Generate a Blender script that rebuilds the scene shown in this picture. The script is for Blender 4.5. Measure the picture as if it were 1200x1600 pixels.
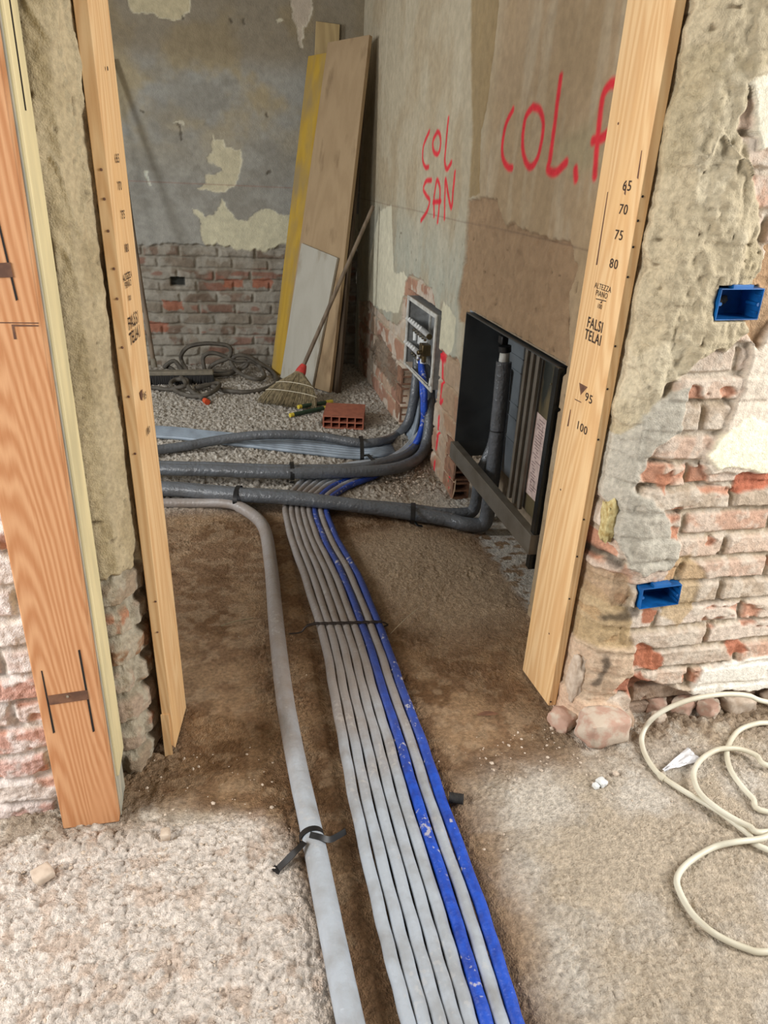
import bpy, math, random
import numpy as np
from mathutils import Vector, Matrix

for o in list(bpy.data.objects): bpy.data.objects.remove(o)
SC = bpy.context.scene
COL = SC.collection
random.seed(7)

# ------------------------------------------------------------------ camera
W_, H_, FPX = 1200, 1600, 1130.0
PITCH, YAW, ROLL = math.radians(25.3), math.radians(13.2), math.radians(2.85)
CAM = np.array([0.0, 0.0, 1.45])
_F = np.array([math.sin(YAW)*math.cos(PITCH), math.cos(YAW)*math.cos(PITCH), -math.sin(PITCH)])
_r = np.array([math.cos(YAW), -math.sin(YAW), 0.0])
_u = np.cross(_r, _F)
_R = _r*math.cos(ROLL) + _u*math.sin(ROLL)
_U = -_r*math.sin(ROLL) + _u*math.cos(ROLL)
cd = bpy.data.cameras.new('camera'); cam = bpy.data.objects.new('camera', cd); COL.objects.link(cam)
cd.sensor_fit = 'VERTICAL'; cd.sensor_height = 36.0; cd.lens = 36.0*FPX/H_
cd.clip_start = 0.02
m = Matrix.Identity(4)
for i in range(3):
    m[i][0] = _R[i]; m[i][1] = _U[i]; m[i][2] = -_F[i]; m[i][3] = CAM[i]
cam.matrix_world = m
SC.camera = cam

# ------------------------------------------------------------------ light
SC.view_settings.view_transform = 'Standard'
SC.view_settings.look = 'None'
SC.view_settings.gamma = 1.0
SC.view_settings.use_curve_mapping = False
SC.view_settings.exposure = 0.0
wd = bpy.data.worlds.new('world'); SC.world = wd; wd.use_nodes = True
wd.node_tree.nodes['Background'].inputs[0].default_value = (0.86, 0.93, 1.0, 1)
wd.node_tree.nodes['Background'].inputs[1].default_value = 0.22

def area(name, loc, target, sx, sy, energy, color):
    l = bpy.data.lights.new(name, 'AREA'); l.shape = 'RECTANGLE'; l.size = sx; l.size_y = sy
    l.energy = energy; l.color = color
    o = bpy.data.objects.new(name, l); COL.objects.link(o)
    o.location = loc
    o.rotation_euler = (Vector(target)-Vector(loc)).to_track_quat('-Z', 'Y').to_euler()
    return o
# daylight from the windows of the front room (behind the photographer, left and right)
area('window_light_front_left', (-2.3, 0.48, 1.7), (0.1, 0.9, 0.0), 1.1, 1.6, 100, (1.0, 0.985, 0.96))
area('window_light_front_right', (3.0, 0.10, 1.8), (0.6, 1.0, 0.1), 1.2, 1.6, 118, (1.0, 0.985, 0.96))
# daylight from the window of the back room (on its left side)
area('window_light_back', (-3.0, 3.1, 1.8), (0.4, 4.2, 0.0), 0.5, 0.9, 80, (0.95, 0.98, 1.0))

# ------------------------------------------------------------------ unprojection of measured points on to real planes
def ray(x, y): return _F + _R*(x-600)/FPX - _U*(y-800)/FPX
def FL(x, y, z=0.0):
    d = ray(x, y); return CAM + d*((z-CAM[2])/d[2])
def OY(x, y, Y):
    d = ray(x, y); return CAM + d*(Y/d[1])
def OX(x, y, X):
    d = ray(x, y); return CAM + d*(X/d[0])

# ------------------------------------------------------------------ numpy noise
def lin(c):
    c = np.asarray(c, float)/255.0
    return np.where(c <= 0.04045, c/12.92, ((c+0.055)/1.055)**2.4)
_rng = np.random.RandomState(11)
_TAB = _rng.rand(8, 256, 256)
def vn(x, y, s=0):
    t = _TAB[s % 8]
    x = np.asarray(x, float) + s*17.31; y = np.asarray(y, float) + s*9.77
    xi = np.floor(x).astype(int); yi = np.floor(y).astype(int)
    fx = x-xi; fy = y-yi
    fx = fx*fx*(3-2*fx); fy = fy*fy*(3-2*fy)
    a = t[xi & 255, yi & 255]; b = t[(xi+1) & 255, yi & 255]
    c = t[xi & 255, (yi+1) & 255]; d = t[(xi+1) & 255, (yi+1) & 255]
    return (a*(1-fx)+b*fx)*(1-fy)+(c*(1-fx)+d*fx)*fy
def fbm(x, y, s=0, o=4, g=0.5):
    r = 0; a = 1; t = 0
    for i in range(o):
        r = r + a*vn(x*2**i, y*2**i, s+i); t += a; a *= g
    return r/t
def lumps(x, y, s=0, keep=0.7):
    """rounded crumbs: height 0..1 on a jittered lattice"""
    t = _TAB[s % 8]; t2 = _TAB[(s+3) % 8]; t3 = _TAB[(s+5) % 8]
    xi = np.floor(x).astype(int); yi = np.floor(y).astype(int)
    best = np.zeros_like(x)
    for dx in (-1, 0, 1):
        for dy in (-1, 0, 1):
            cx = xi+dx; cy = yi+dy
            a = t[cx & 255, cy & 255]; b = t2[cx & 255, cy & 255]; c = t3[cx & 255, cy & 255]
            px = cx+0.15+0.7*a; py = cy+0.15+0.7*b
            r = 0.35+0.45*c
            d2 = ((x-px)**2+(y-py)**2)/(r*r)
            h = np.sqrt(np.clip(1-d2, 0, 1))*r*(((a*7.3+b*3.1) % 1) < keep)
            best = np.maximum(best, h)
    return best
def sm(x, a, b):
    t = np.clip((x-a)/(b-a+1e-12), 0, 1); return t*t*(3-2*t)
def mix(c0, c1, m_):
    return c0*(1-m_[..., None]) + np.asarray(c1)*m_[..., None]
def segd(A, B, p, q):
    vx, vy = q[0]-p[0], q[1]-p[1]; L2 = vx*vx+vy*vy+1e-12
    t = np.clip(((A-p[0])*vx+(B-p[1])*vy)/L2, 0, 1)
    return np.hypot(A-p[0]-t*vx, B-p[1]-t*vy)
def sdpoly(A, B, pts):
    """signed distance, positive inside"""
    d = np.full(A.shape, 1e9); ins = np.zeros(A.shape, bool); n = len(pts)
    for i in range(n):
        p = pts[i]; q = pts[(i+1) % n]
        d = np.minimum(d, segd(A, B, p, q))
        c = ((p[1] > B) != (q[1] > B)) & (A < (q[0]-p[0])*(B-p[1])/((q[1]-p[1])+1e-12)+p[0])
        ins ^= c
    return np.where(ins, d, -d)
def stroke(A, B, pts):
    d = np.full(A.shape, 1e9)
    for i in range(len(pts)-1): d = np.minimum(d, segd(A, B, pts[i], pts[i+1]))
    return d
def smooth_pts(P, n=6):
    P = [np.array(p, float) for p in P]
    Q = [2*P[0]-P[1]]+P+[2*P[-1]-P[-2]]; out = []
    for i in range(1, len(Q)-2):
        for k in range(n):
            t = k/n
            out.append(0.5*((2*Q[i])+(-Q[i-1]+Q[i+1])*t+(2*Q[i-1]-5*Q[i]+4*Q[i+1]-Q[i+2])*t*t+(-Q[i-1]+3*Q[i]-3*Q[i+1]+Q[i+2])*t**3))
    out.append(P[-1]); return out
def bricks(U, V, L=0.255, Hc=0.068, mort=0.012, warp=0.006, s=0, off=0.0):
    u = U+warp*(fbm(U*9, V*9, s, 3)-0.5)*2; v = V+off+warp*(fbm(U*8, V*8, s+3, 3)-0.5)*2
    row = np.floor(v/Hc).astype(int)
    sh = np.where(row % 2 == 0, 0.0, 0.5)+_TAB[(s+2) % 8][row & 255, 7]*0.3
    c = np.floor(u/L+sh).astype(int)
    fu = (u/L+sh-c)*L; fv = v-row*Hc
    e = np.minimum(np.minimum(fu, L-fu), np.minimum(fv, Hc-fv))-mort/2
    r1 = _TAB[s % 8][row & 255, c & 255]; r2 = _TAB[(s+1) % 8][row & 255, c & 255]; r3 = _TAB[(s+4) % 8][row & 255, c & 255]
    return e, r1, r2, r3
def palette(r, cols):
    cols = np.array([lin(c) for c in cols]); i = np.clip((r*len(cols)).astype(int), 0, len(cols)-1)
    return cols[i]

# ------------------------------------------------------------------ materials
def newmat(name):
    mt = bpy.data.materials.new(name); mt.use_nodes = True
    nt = mt.node_tree; return mt, nt, nt.nodes['Principled BSDF']
def nd(nt, t, **kw):
    n = nt.nodes.new(t)
    for k, v in kw.items(): setattr(n, k, v)
    return n
def surf_mat(name, fine=260, coarse=60, bump=0.5, dist=0.002, rough=0.93, var=0.22):
    mt, nt, b = newmat(name); L = nt.links.new
    at = nd(nt, 'ShaderNodeAttribute', attribute_name='Col')
    tc = nd(nt, 'ShaderNodeTexCoord')
    n1 = nd(nt, 'ShaderNodeTexNoise'); n1.inputs['Scale'].default_value = fine; n1.inputs['Detail'].default_value = 4
    n2 = nd(nt, 'ShaderNodeTexNoise'); n2.inputs['Scale'].default_value = coarse; n2.inputs['Detail'].default_value = 5
    L(tc.outputs['Object'], n1.inputs['Vector']); L(tc.outputs['Object'], n2.inputs['Vector'])
    mr = nd(nt, 'ShaderNodeMapRange'); mr.inputs[1].default_value = 0.3; mr.inputs[2].default_value = 0.7
    mr.inputs[3].default_value = 1-var; mr.inputs[4].default_value = 1+var*0.7
    L(n2.outputs['Fac'], mr.inputs[0])
    mx = nd(nt, 'ShaderNodeVectorMath', operation='SCALE')
    L(at.outputs['Color'], mx.inputs[0]); L(mr.outputs[0], mx.inputs['Scale'])
    L(mx.outputs[0], b.inputs['Base Color'])
    ad = nd(nt, 'ShaderNodeMath', operation='ADD'); L(n1.outputs['Fac'], ad.inputs[0]); L(n2.outputs['Fac'], ad.inputs[1])
    bp = nd(nt, 'ShaderNodeBump'); bp.inputs['Strength'].default_value = bump; bp.inputs['Distance'].default_value = dist
    L(ad.outputs[0], bp.inputs['Height']); L(bp.outputs[0], b.inputs['Normal'])
    b.inputs['Roughness'].default_value = rough; b.inputs['Specular IOR Level'].default_value = 0.15
    return mt
def plain(name, c, rough=0.6, metal=0.0, c2=None, scale=40, bump=0.0, dist=0.001, bscale=None, spec=0.5, stretch=(1, 1, 1), detail=4, lo=0.4, hi=0.65, coat=0.0):
    mt, nt, b = newmat(name); L = nt.links.new
    a = tuple(lin(c))+(1,)
    b.inputs['Base Color'].default_value = a; b.inputs['Roughness'].default_value = rough
    b.inputs['Metallic'].default_value = metal; b.inputs['Specular IOR Level'].default_value = spec
    if coat: b.inputs['Coat Weight'].default_value = coat; b.inputs['Coat Roughness'].default_value = 0.18
    tc = nd(nt, 'ShaderNodeTexCoord'); mp = nd(nt, 'ShaderNodeMapping'); mp.inputs['Scale'].default_value = stretch
    L(tc.outputs['Object'], mp.inputs['Vector'])
    n = nd(nt, 'ShaderNodeTexNoise'); n.inputs['Scale'].default_value = scale; n.inputs['Detail'].default_value = detail
    L(mp.outputs[0], n.inputs['Vector'])
    c2 = c2 or tuple(int(v*0.88) for v in c)
    r = nd(nt, 'ShaderNodeValToRGB'); e = r.color_ramp.elements
    e[0].position = lo; e[0].color = a; e[1].position = hi; e[1].color = tuple(lin(c2))+(1,)
    L(n.outputs['Fac'], r.inputs[0]); L(r.outputs[0], b.inputs['Base Color'])
    if bump:
        n2 = nd(nt, 'ShaderNodeTexNoise'); n2.inputs['Scale'].default_value = bscale or scale; n2.inputs['Detail'].default_value = 4
        L(mp.outputs[0], n2.inputs['Vector'])
        bp = nd(nt, 'ShaderNodeBump'); bp.inputs['Strength'].default_value = bump; bp.inputs['Distance'].default_value = dist
        L(n2.outputs['Fac'], bp.inputs['Height']); L(bp.outputs[0], b.inputs['Normal'])
    return mt
def wood(name, light, dark, stain=None, sc=1.0, rings=26, along=2, rough=0.62, contrast=1.0, stain_lo=0.56, stain_hi=0.7, wob=0.22):
    """straight grained wood; grain runs along object Z"""
    mt, nt, b = newmat(name); L = nt.links.new
    tc = nd(nt, 'ShaderNodeTexCoord'); mp = nd(nt, 'ShaderNodeMapping')
    s = [1.0, 1.0, 1.0]; s[along] = 0.09; mp.inputs['Scale'].default_value = s
    L(tc.outputs['Object'], mp.inputs['Vector'])
    wv = nd(nt, 'ShaderNodeTexWave'); wv.wave_type = 'RINGS'; wv.rings_direction = 'SPHERICAL'
    wv.inputs['Scale'].default_value = rings*sc; wv.inputs['Distortion'].default_value = 3.5
    wv.inputs['Detail'].default_value = 3; wv.inputs['Detail Scale'].default_value = 1.6
    n0 = nd(nt, 'ShaderNodeTexNoise'); n0.inputs['Scale'].default_value = 7*sc; n0.inputs['Detail'].default_value = 2
    L(mp.outputs[0], n0.inputs['Vector'])
    add = nd(nt, 'ShaderNodeVectorMath', operation='MULTIPLY_ADD')
    add.inputs[1].default_value = (wob, wob, wob)
    L(n0.outputs['Color'], add.inputs[0]); L(mp.outputs[0], add.inputs[2]); L(add.outputs[0], wv.inputs['Vector'])
    n1 = nd(nt, 'ShaderNodeTexNoise'); n1.inputs['Scale'].default_value = 220*sc; n1.inputs['Detail'].default_value = 4
    mp2 = nd(nt, 'ShaderNodeMapping'); s2 = [1.0, 1.0, 1.0]; s2[along] = 0.03; mp2.inputs['Scale'].default_value = s2
    L(tc.outputs['Object'], mp2.inputs['Vector']); L(mp2.outputs[0], n1.inputs['Vector'])
    ad = nd(nt, 'ShaderNodeMath', operation='MULTIPLY_ADD'); ad.inputs[1].default_value = 0.55*contrast
    L(wv.outputs['Fac'], ad.inputs[0])
    m2 = nd(nt, 'ShaderNodeMath', operation='MULTIPLY'); m2.inputs[1].default_value = 0.45; L(n1.outputs['Fac'], m2.inputs[0])
    L(m2.outputs[0], ad.inputs[2])
    r = nd(nt, 'ShaderNodeValToRGB'); e = r.color_ramp.elements
    e[0].position = 0.1; e[0].color = tuple(lin(light))+(1,); e[1].position = 0.9; e[1].color = tuple(lin(dark))+(1,)
    L(ad.outputs[0], r.inputs[0]); out = r.outputs[0]
    if stain:
        n3 = nd(nt, 'ShaderNodeTexNoise'); n3.inputs['Scale'].default_value = 5; n3.inputs['Detail'].default_value = 6
        mp3 = nd(nt, 'ShaderNodeMapping'); s3 = [1.6, 1.6, 1.6]; s3[along] = 0.5; mp3.inputs['Scale'].default_value = s3
        L(tc.outputs['Object'], mp3.inputs['Vector']); L(mp3.outputs[0], n3.inputs['Vector'])
        rr = nd(nt, 'ShaderNodeMapRange'); rr.inputs[1].default_value = stain_lo; rr.inputs[2].default_value = stain_hi
        L(n3.outputs['Fac'], rr.inputs[0])
        mm = nd(nt, 'ShaderNodeMix', data_type='RGBA'); L(rr.outputs[0], mm.inputs['Factor'])
        L(out, mm.inputs['A']); mm.inputs['B'].default_value = tuple(lin(stain))+(1,); out = mm.outputs['Result']
    L(out, b.inputs['Base Color'])
    bp = nd(nt, 'ShaderNodeBump'); bp.inputs['Strength'].default_value = 0.25; bp.inputs['Distance'].default_value = 0.001
    L(n1.outputs['Fac'], bp.inputs['Height']); L(bp.outputs[0], b.inputs['Normal'])
    b.inputs['Roughness'].default_value = rough; b.inputs['Specular IOR Level'].default_value = 0.3
    return mt

M = {}
M['ground'] = surf_mat('ground_debris', 260, 100, 1.0, 0.0075, var=0.32)
M['masonry'] = surf_mat('masonry_relief', 300, 95, 0.8, 0.0028, var=0.2)
M['plaster'] = surf_mat('old_plaster', 120, 28, 0.6, 0.005, var=0.13)
M['pine'] = wood('pine_board', (230, 196, 148), (204, 156, 104), stain=(224, 180, 124), rings=16, stain_lo=0.5, stain_hi=0.75, contrast=0.8)
M['orange'] = wood('orange_stained_wood', (216, 164, 120), (188, 128, 84), stain=(206, 150, 106), rings=34, rough=0.55, contrast=1.1, wob=0.10)
M['cream'] = plain('cream_paint', (232, 216, 168), 0.6, c2=(205, 192, 150), scale=14, bump=0.2, bscale=60, stretch=(1, 1, 0.2))
M['sage'] = plain('sage_edge', (150, 150, 138), 0.8, c2=(190, 182, 160), scale=30, stretch=(1, 1, 0.3))
M['oldwood'] = wood('weathered_plank', (168, 144, 112), (146, 122, 92), stain=(122, 100, 74), rings=5, rough=0.8, contrast=0.5)
M['darkwood'] = wood('dark_plank', (78, 64, 48), (58, 46, 34), stain=(40, 34, 28), rings=6, rough=0.85)
M['yellowwood'] = wood('yellow_panel', (184, 150, 56), (160, 126, 48), stain=(146, 126, 88), rings=5, rough=0.7, contrast=0.5, stain_lo=0.46)
M['whitewood'] = wood('limewashed_board', (176, 172, 160), (160, 154, 140), stain=(144, 134, 116), rings=4, rough=0.85, contrast=0.4)
M['paleboard'] = wood('pale_board', (188, 164, 118), (166, 142, 100), rings=10)
M['foam_grey'] = plain('grey_insulation', (170, 178, 187), 0.36, c2=(146, 148, 150), scale=16, bump=0.9, dist=0.0026, bscale=80, lo=0.42, hi=0.75)
M['foam_dark'] = plain('dark_grey_insulation', (98, 102, 107), 0.24, c2=(82, 83, 84), scale=14, bump=1.0, dist=0.005, bscale=60, lo=0.4, hi=0.8)
M['foam_mid'] = plain('blue_grey_conduit', (140, 152, 164), 0.38, c2=(118, 128, 138), scale=14, bump=0.5, dist=0.0015, bscale=75)
M['foam_blue'] = plain('blue_insulation', (30, 80, 190), 0.5, c2=(28, 62, 156), scale=30, bump=0.9, dist=0.003, bscale=110)
def dirt_and_shade(key, dirt=(128, 108, 88), amount=0.5, flecks=0.5):  # dirt: mix colour for both the earth and the painted shade
    # trodden earth plus doorway shade painted into the pipe colour, and pale scuffs
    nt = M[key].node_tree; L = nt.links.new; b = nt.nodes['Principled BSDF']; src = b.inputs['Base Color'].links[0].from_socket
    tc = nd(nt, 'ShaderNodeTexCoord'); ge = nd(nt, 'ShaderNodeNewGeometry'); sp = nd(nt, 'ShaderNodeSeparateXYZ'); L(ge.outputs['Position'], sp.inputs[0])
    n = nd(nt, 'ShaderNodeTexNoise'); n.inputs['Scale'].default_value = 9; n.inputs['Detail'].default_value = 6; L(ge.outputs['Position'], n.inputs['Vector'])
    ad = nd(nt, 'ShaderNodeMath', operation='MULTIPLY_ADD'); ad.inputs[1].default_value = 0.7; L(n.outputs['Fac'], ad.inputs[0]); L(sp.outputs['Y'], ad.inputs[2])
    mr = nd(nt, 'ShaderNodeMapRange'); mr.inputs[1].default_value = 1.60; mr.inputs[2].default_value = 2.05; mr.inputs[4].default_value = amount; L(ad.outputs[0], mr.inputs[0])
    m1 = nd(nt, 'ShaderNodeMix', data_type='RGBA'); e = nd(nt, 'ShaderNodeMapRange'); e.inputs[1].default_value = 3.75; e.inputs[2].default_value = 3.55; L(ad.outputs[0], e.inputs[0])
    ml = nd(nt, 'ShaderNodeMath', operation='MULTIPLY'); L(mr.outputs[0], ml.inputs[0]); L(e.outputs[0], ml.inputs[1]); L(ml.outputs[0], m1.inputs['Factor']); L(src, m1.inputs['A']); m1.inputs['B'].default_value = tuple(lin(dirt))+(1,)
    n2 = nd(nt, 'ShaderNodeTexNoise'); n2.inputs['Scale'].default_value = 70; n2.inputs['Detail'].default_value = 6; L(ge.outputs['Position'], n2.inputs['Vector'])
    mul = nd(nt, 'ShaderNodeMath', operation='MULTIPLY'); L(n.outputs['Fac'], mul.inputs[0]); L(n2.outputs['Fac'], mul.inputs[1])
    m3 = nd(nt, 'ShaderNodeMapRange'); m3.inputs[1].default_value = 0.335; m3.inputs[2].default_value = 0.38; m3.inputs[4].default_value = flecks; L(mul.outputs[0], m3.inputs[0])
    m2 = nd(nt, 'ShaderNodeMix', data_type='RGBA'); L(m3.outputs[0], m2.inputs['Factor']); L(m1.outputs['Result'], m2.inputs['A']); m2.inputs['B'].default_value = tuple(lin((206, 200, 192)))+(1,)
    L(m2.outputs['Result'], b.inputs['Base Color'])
dirt_and_shade('foam_grey', amount=0.66, flecks=0.22); dirt_and_shade('foam_blue', (58, 66, 108), 0.62, 0.65)  # blue pipes mix to a dimmed blue, painted shade along the doorway stretch
M['black'] = plain('black_tape', (22, 22, 24), 0.45)
M['wire'] = plain('dark_wire', (52, 42, 36), 0.5)
M['hose'] = plain('dusty_rubber_hose', (92, 86, 76), 0.7, c2=(70, 64, 56), scale=20, bump=0.3)
M['orange_plastic'] = plain('orange_plastic', (214, 84, 44), 0.4)
M['red_plastic'] = plain('red_plastic', (200, 62, 56), 0.4)
M['straw'] = plain('broom_straw', (142, 128, 98), 0.8, c2=(104, 92, 68), scale=60, stretch=(1, 1, 0.2))
M['string'] = plain('pale_string', (206, 196, 172), 0.8)
M['handle'] = wood('broom_handle_wood', (128, 112, 94), (98, 84, 70), rings=6, rough=0.7)
M['bristle'] = plain('dark_bristle', (48, 46, 44), 0.8, c2=(30, 29, 28), scale=300, stretch=(1, 0.3, 0.1))
M['brushblock'] = plain('dusty_broom_block', (130, 122, 106), 0.85)
M['terracotta'] = plain('terracotta', (164, 98, 74), 0.9, c2=(146, 86, 66), scale=30, bump=0.4, bscale=140)
M['terra_dark'] = plain('dusty_terracotta', (150, 112, 88), 0.9, c2=(120, 88, 70), scale=30, bump=0.4, bscale=100)
M['cable'] = plain('cream_conduit', (220, 216, 198), 0.45, c2=(198, 190, 168), scale=8, bump=0.15, bscale=60)
M['white_plastic'] = plain('white_plastic', (232, 234, 232), 0.4)
M['chrome'] = plain('nickel', (190, 184, 168), 0.25, metal=1.0)
M['brass'] = plain('dark_brass', (120, 104, 74), 0.35, metal=0.9)
M['galv'] = plain('painted_steel', (118, 112, 102), 0.42, metal=0.35, c2=(104, 96, 84), scale=12)
M['galv_mid'] = plain('dull_steel', (84, 88, 90), 0.38, metal=0.4, c2=(66, 68, 70), scale=6)
M['galv_dark'] = plain('dark_steel_panel', (44, 48, 50), 0.2, metal=0.75, c2=(62, 64, 64), scale=5, spec=0.6)
M['galv_rib'] = plain('steel_panel', (128, 134, 138), 0.4, metal=0.25, c2=(100, 104, 108), scale=6)
M['mudsteel'] = plain('mud_stained_steel', (58, 62, 58), 0.35, metal=0.4, c2=(118, 106, 78), scale=9, lo=0.5, hi=0.6, stretch=(1, 1, 0.4))
M['paper'] = plain('pink_paper', (206, 184, 176), 0.8)
M['ink'] = plain('grey_ink', (128, 104, 104), 0.8)
M['print'] = plain('dark_print', (58, 42, 30), 0.8)
M['bluebox'] = plain('blue_plastic_box', (18, 98, 168), 0.4, c2=(10, 70, 126), scale=20)
M['mud'] = plain('dried_mud', (120, 104, 84), 0.95)
M['foamyellow'] = plain('yellow_expanding_foam', (200, 186, 136), 0.9, c2=(160, 136, 82), scale=60, bump=0.9, dist=0.004, bscale=120)
M['slot'] = plain('dark_slot', (26, 20, 16), 0.8)
M['rust'] = plain('rusty_plate', (92, 62, 46), 0.6, c2=(120, 84, 62), scale=40)
M['chunk'] = plain('dusty_brick_chunk', (184, 150, 132), 0.95, c2=(196, 180, 162), scale=22, bump=0.7, dist=0.003, bscale=80, lo=0.42, hi=0.55)
M['palechunk'] = plain('dusty_mortar_chunk', (206, 190, 172), 0.95, c2=(180, 160, 140), scale=40, bump=0.7, dist=0.003, bscale=90)
M['greytool'] = plain('dark_green_paint', (34, 62, 44), 0.4)
M['yellowtip'] = plain('yellow_plastic', (212, 190, 66), 0.45)
M['gravel'] = plain('gravel_crumbs', (204, 188, 170), 0.95, c2=(186, 168, 150), scale=60, bump=0.5)
M['film'] = plain('crumpled_white_film', (222, 222, 224), 0.35)

# ------------------------------------------------------------------ mesh helpers
class MB:
    def __init__(s): s.v = []; s.f = []
    def add(s, vs, fs):
        b = len(s.v); s.v += [tuple(map(float, v)) for v in vs]; s.f += [tuple(b+i for i in f) for f in fs]; return s
    def box(s, c, d, ax=None):
        """c centre, d full sizes, ax 3 axis vectors"""
        c = np.array(c, float); ax = [np.array(a, float) for a in (ax or ((1, 0, 0), (0, 1, 0), (0, 0, 1)))]
        vs = [c+ax[0]*d[0]/2*i+ax[1]*d[1]/2*j+ax[2]*d[2]/2*k for i in (-1, 1) for j in (-1, 1) for k in (-1, 1)]
        return s.add(vs, [(0, 1, 3, 2), (4, 6, 7, 5), (0, 4, 5, 1), (2, 3, 7, 6), (0, 2, 6, 4), (1, 5, 7, 3)])
    def b2(s, lo, hi):
        lo = np.array(lo, float); hi = np.array(hi, float); return s.box((lo+hi)/2, hi-lo)
    def tube(s, P, r, n=12, caps=True, flat=1.0, up=(0, 0, 1), wob=0.0):
        P = [np.array(p, float) for p in P]; N = len(P)
        rs = r if hasattr(r, '__len__') else [r]*N
        T = []
        for i in range(N):
            t = P[min(i+1, N-1)]-P[max(i-1, 0)]; T.append(t/(np.linalg.norm(t)+1e-12))
        a = np.cross(T[0], up)
        if np.linalg.norm(a) < 1e-3: a = np.cross(T[0], (1, 0, 0))
        a /= np.linalg.norm(a); base = len(s.v)
        for i in range(N):
            a = a-T[i]*(a@T[i]); a /= np.linalg.norm(a)+1e-12; b = np.cross(T[i], a)
            for k in range(n):
                th = 2*math.pi*k/n
                rr = rs[i]*(1+wob*(random.random()-0.5))
                s.v.append(tuple(P[i]+a*math.cos(th)*rr+b*math.sin(th)*rr*flat))
        for i in range(N-1):
            for k in range(n):
                k2 = (k+1) % n
                s.f.append((base+i*n+k, base+i*n+k2, base+(i+1)*n+k2, base+(i+1)*n+k))
        if caps:
            s.f.append(tuple(base+k for k in range(n-1, -1, -1))); s.f.append(tuple(base+(N-1)*n+k for k in range(n)))
        return s
    def strip(s, P, w, t, wdir):
        """flat strap along P, width vectors wdir (one or per point), thickness t"""
        P = [np.array(p, float) for p in P]; N = len(P)
        wd_ = [np.array(x, float) for x in (wdir if hasattr(wdir[0], '__len__') else [wdir]*N)]
        base = len(s.v)
        for i in range(N):
            T = P[min(i+1, N-1)]-P[max(i-1, 0)]; T /= np.linalg.norm(T)+1e-12
            a = wd_[i]-T*(wd_[i]@T); a /= np.linalg.norm(a)+1e-12; b = np.cross(T, a)
            for sx, sy in ((-1, -1), (1, -1), (1, 1), (-1, 1)):
                s.v.append(tuple(P[i]+a*sx*w/2+b*sy*t/2))
        for i in range(N-1):
            for k in range(4):
                k2 = (k+1) % 4; s.f.append((base+i*4+k, base+i*4+k2, base+(i+1)*4+k2, base+(i+1)*4+k))
        s.f.append((base+3, base+2, base+1, base)); e = base+(N-1)*4; s.f.append((e, e+1, e+2, e+3))
        return s
    def grid(s, fn, nu, nv):
        base = len(s.v)
        for i in range(nu+1):
            for j in range(nv+1): s.v.append(tuple(fn(i/nu, j/nv)))
        for i in range(nu):
            for j in range(nv):
                a = base+i*(nv+1)+j; s.f.append((a, a+nv+1, a+nv+2, a+1))
        return s
    def build(s, name, mat, parent=None, origin=None, smooth=True, bevel=0.0, ang=40):
        V = np.array(s.v)
        if parent is not None: o0 = np.array(parent['_org'])
        elif origin is not None: o0 = np.array(origin, float)
        else: o0 = np.array([(V[:, 0].min()+V[:, 0].max())/2, (V[:, 1].min()+V[:, 1].max())/2, V[:, 2].min()])
        me = bpy.data.meshes.new(name); me.from_pydata([tuple(v) for v in V-o0], [], s.f); me.update()
        me.materials.append(M[mat])
        ob = bpy.data.objects.new(name, me); COL.objects.link(ob)
        if parent is not None: ob.parent = parent; ob['_org'] = [float(x) for x in o0]
        else: ob.location = o0; ob['_org'] = [float(x) for x in o0]
        if bevel:
            bv = ob.modifiers.new('bevel', 'BEVEL'); bv.width = bevel; bv.segments = 2; bv.limit_method = 'ANGLE'; bv.angle_limit = math.radians(40)
        if smooth:
            me.polygons.foreach_set('use_smooth', [True]*len(me.polygons))
            try: me.set_sharp_from_angle(angle=math.radians(ang))
            except Exception: pass
        return ob
def tag(o, label, cat, group=None, kind=None):
    o['label'] = label; o['category'] = cat
    if group: o['group'] = group
    if kind: o['kind'] = kind
    return o
def empty(name, loc, label, cat, group=None):
    o = bpy.data.objects.new(name, None); COL.objects.link(o); o.location = loc; o.empty_display_size = 0.05
    o['_org'] = [float(x) for x in loc]
    return tag(o, label, cat, group)
def text(body, size, loc, right, up, mat, parent, name='printed_text', xs=1.0, shear=0.0, bold=0.0):
    cu = bpy.data.curves.new('t', 'FONT'); cu.body = body; cu.size = size; cu.align_x = 'CENTER'; cu.align_y = 'CENTER'
    cu.offset = bold; cu.resolution_u = 3; cu.space_line = 0.85; cu.space_character = 1.12
    to = bpy.data.objects.new('t', cu); COL.objects.link(to)
    me = bpy.data.meshes.new_from_object(to.evaluated_get(bpy.context.evaluated_depsgraph_get()))
    bpy.data.objects.remove(to); bpy.data.curves.remove(cu)
    R3 = np.array(right, float); U3 = np.array(up, float); N3 = np.cross(R3, U3); loc = np.array(loc, float)
    o0 = np.array(parent['_org'])
    for v in me.vertices:
        p = loc+R3*(v.co.x*xs+v.co.y*shear)+U3*v.co.y+N3*0.0006-o0; v.co = p
    me.materials.clear(); me.materials.append(M[mat]); me.update()
    ob = bpy.data.objects.new(name, me); COL.objects.link(ob); ob.parent = parent
    return ob
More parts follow.
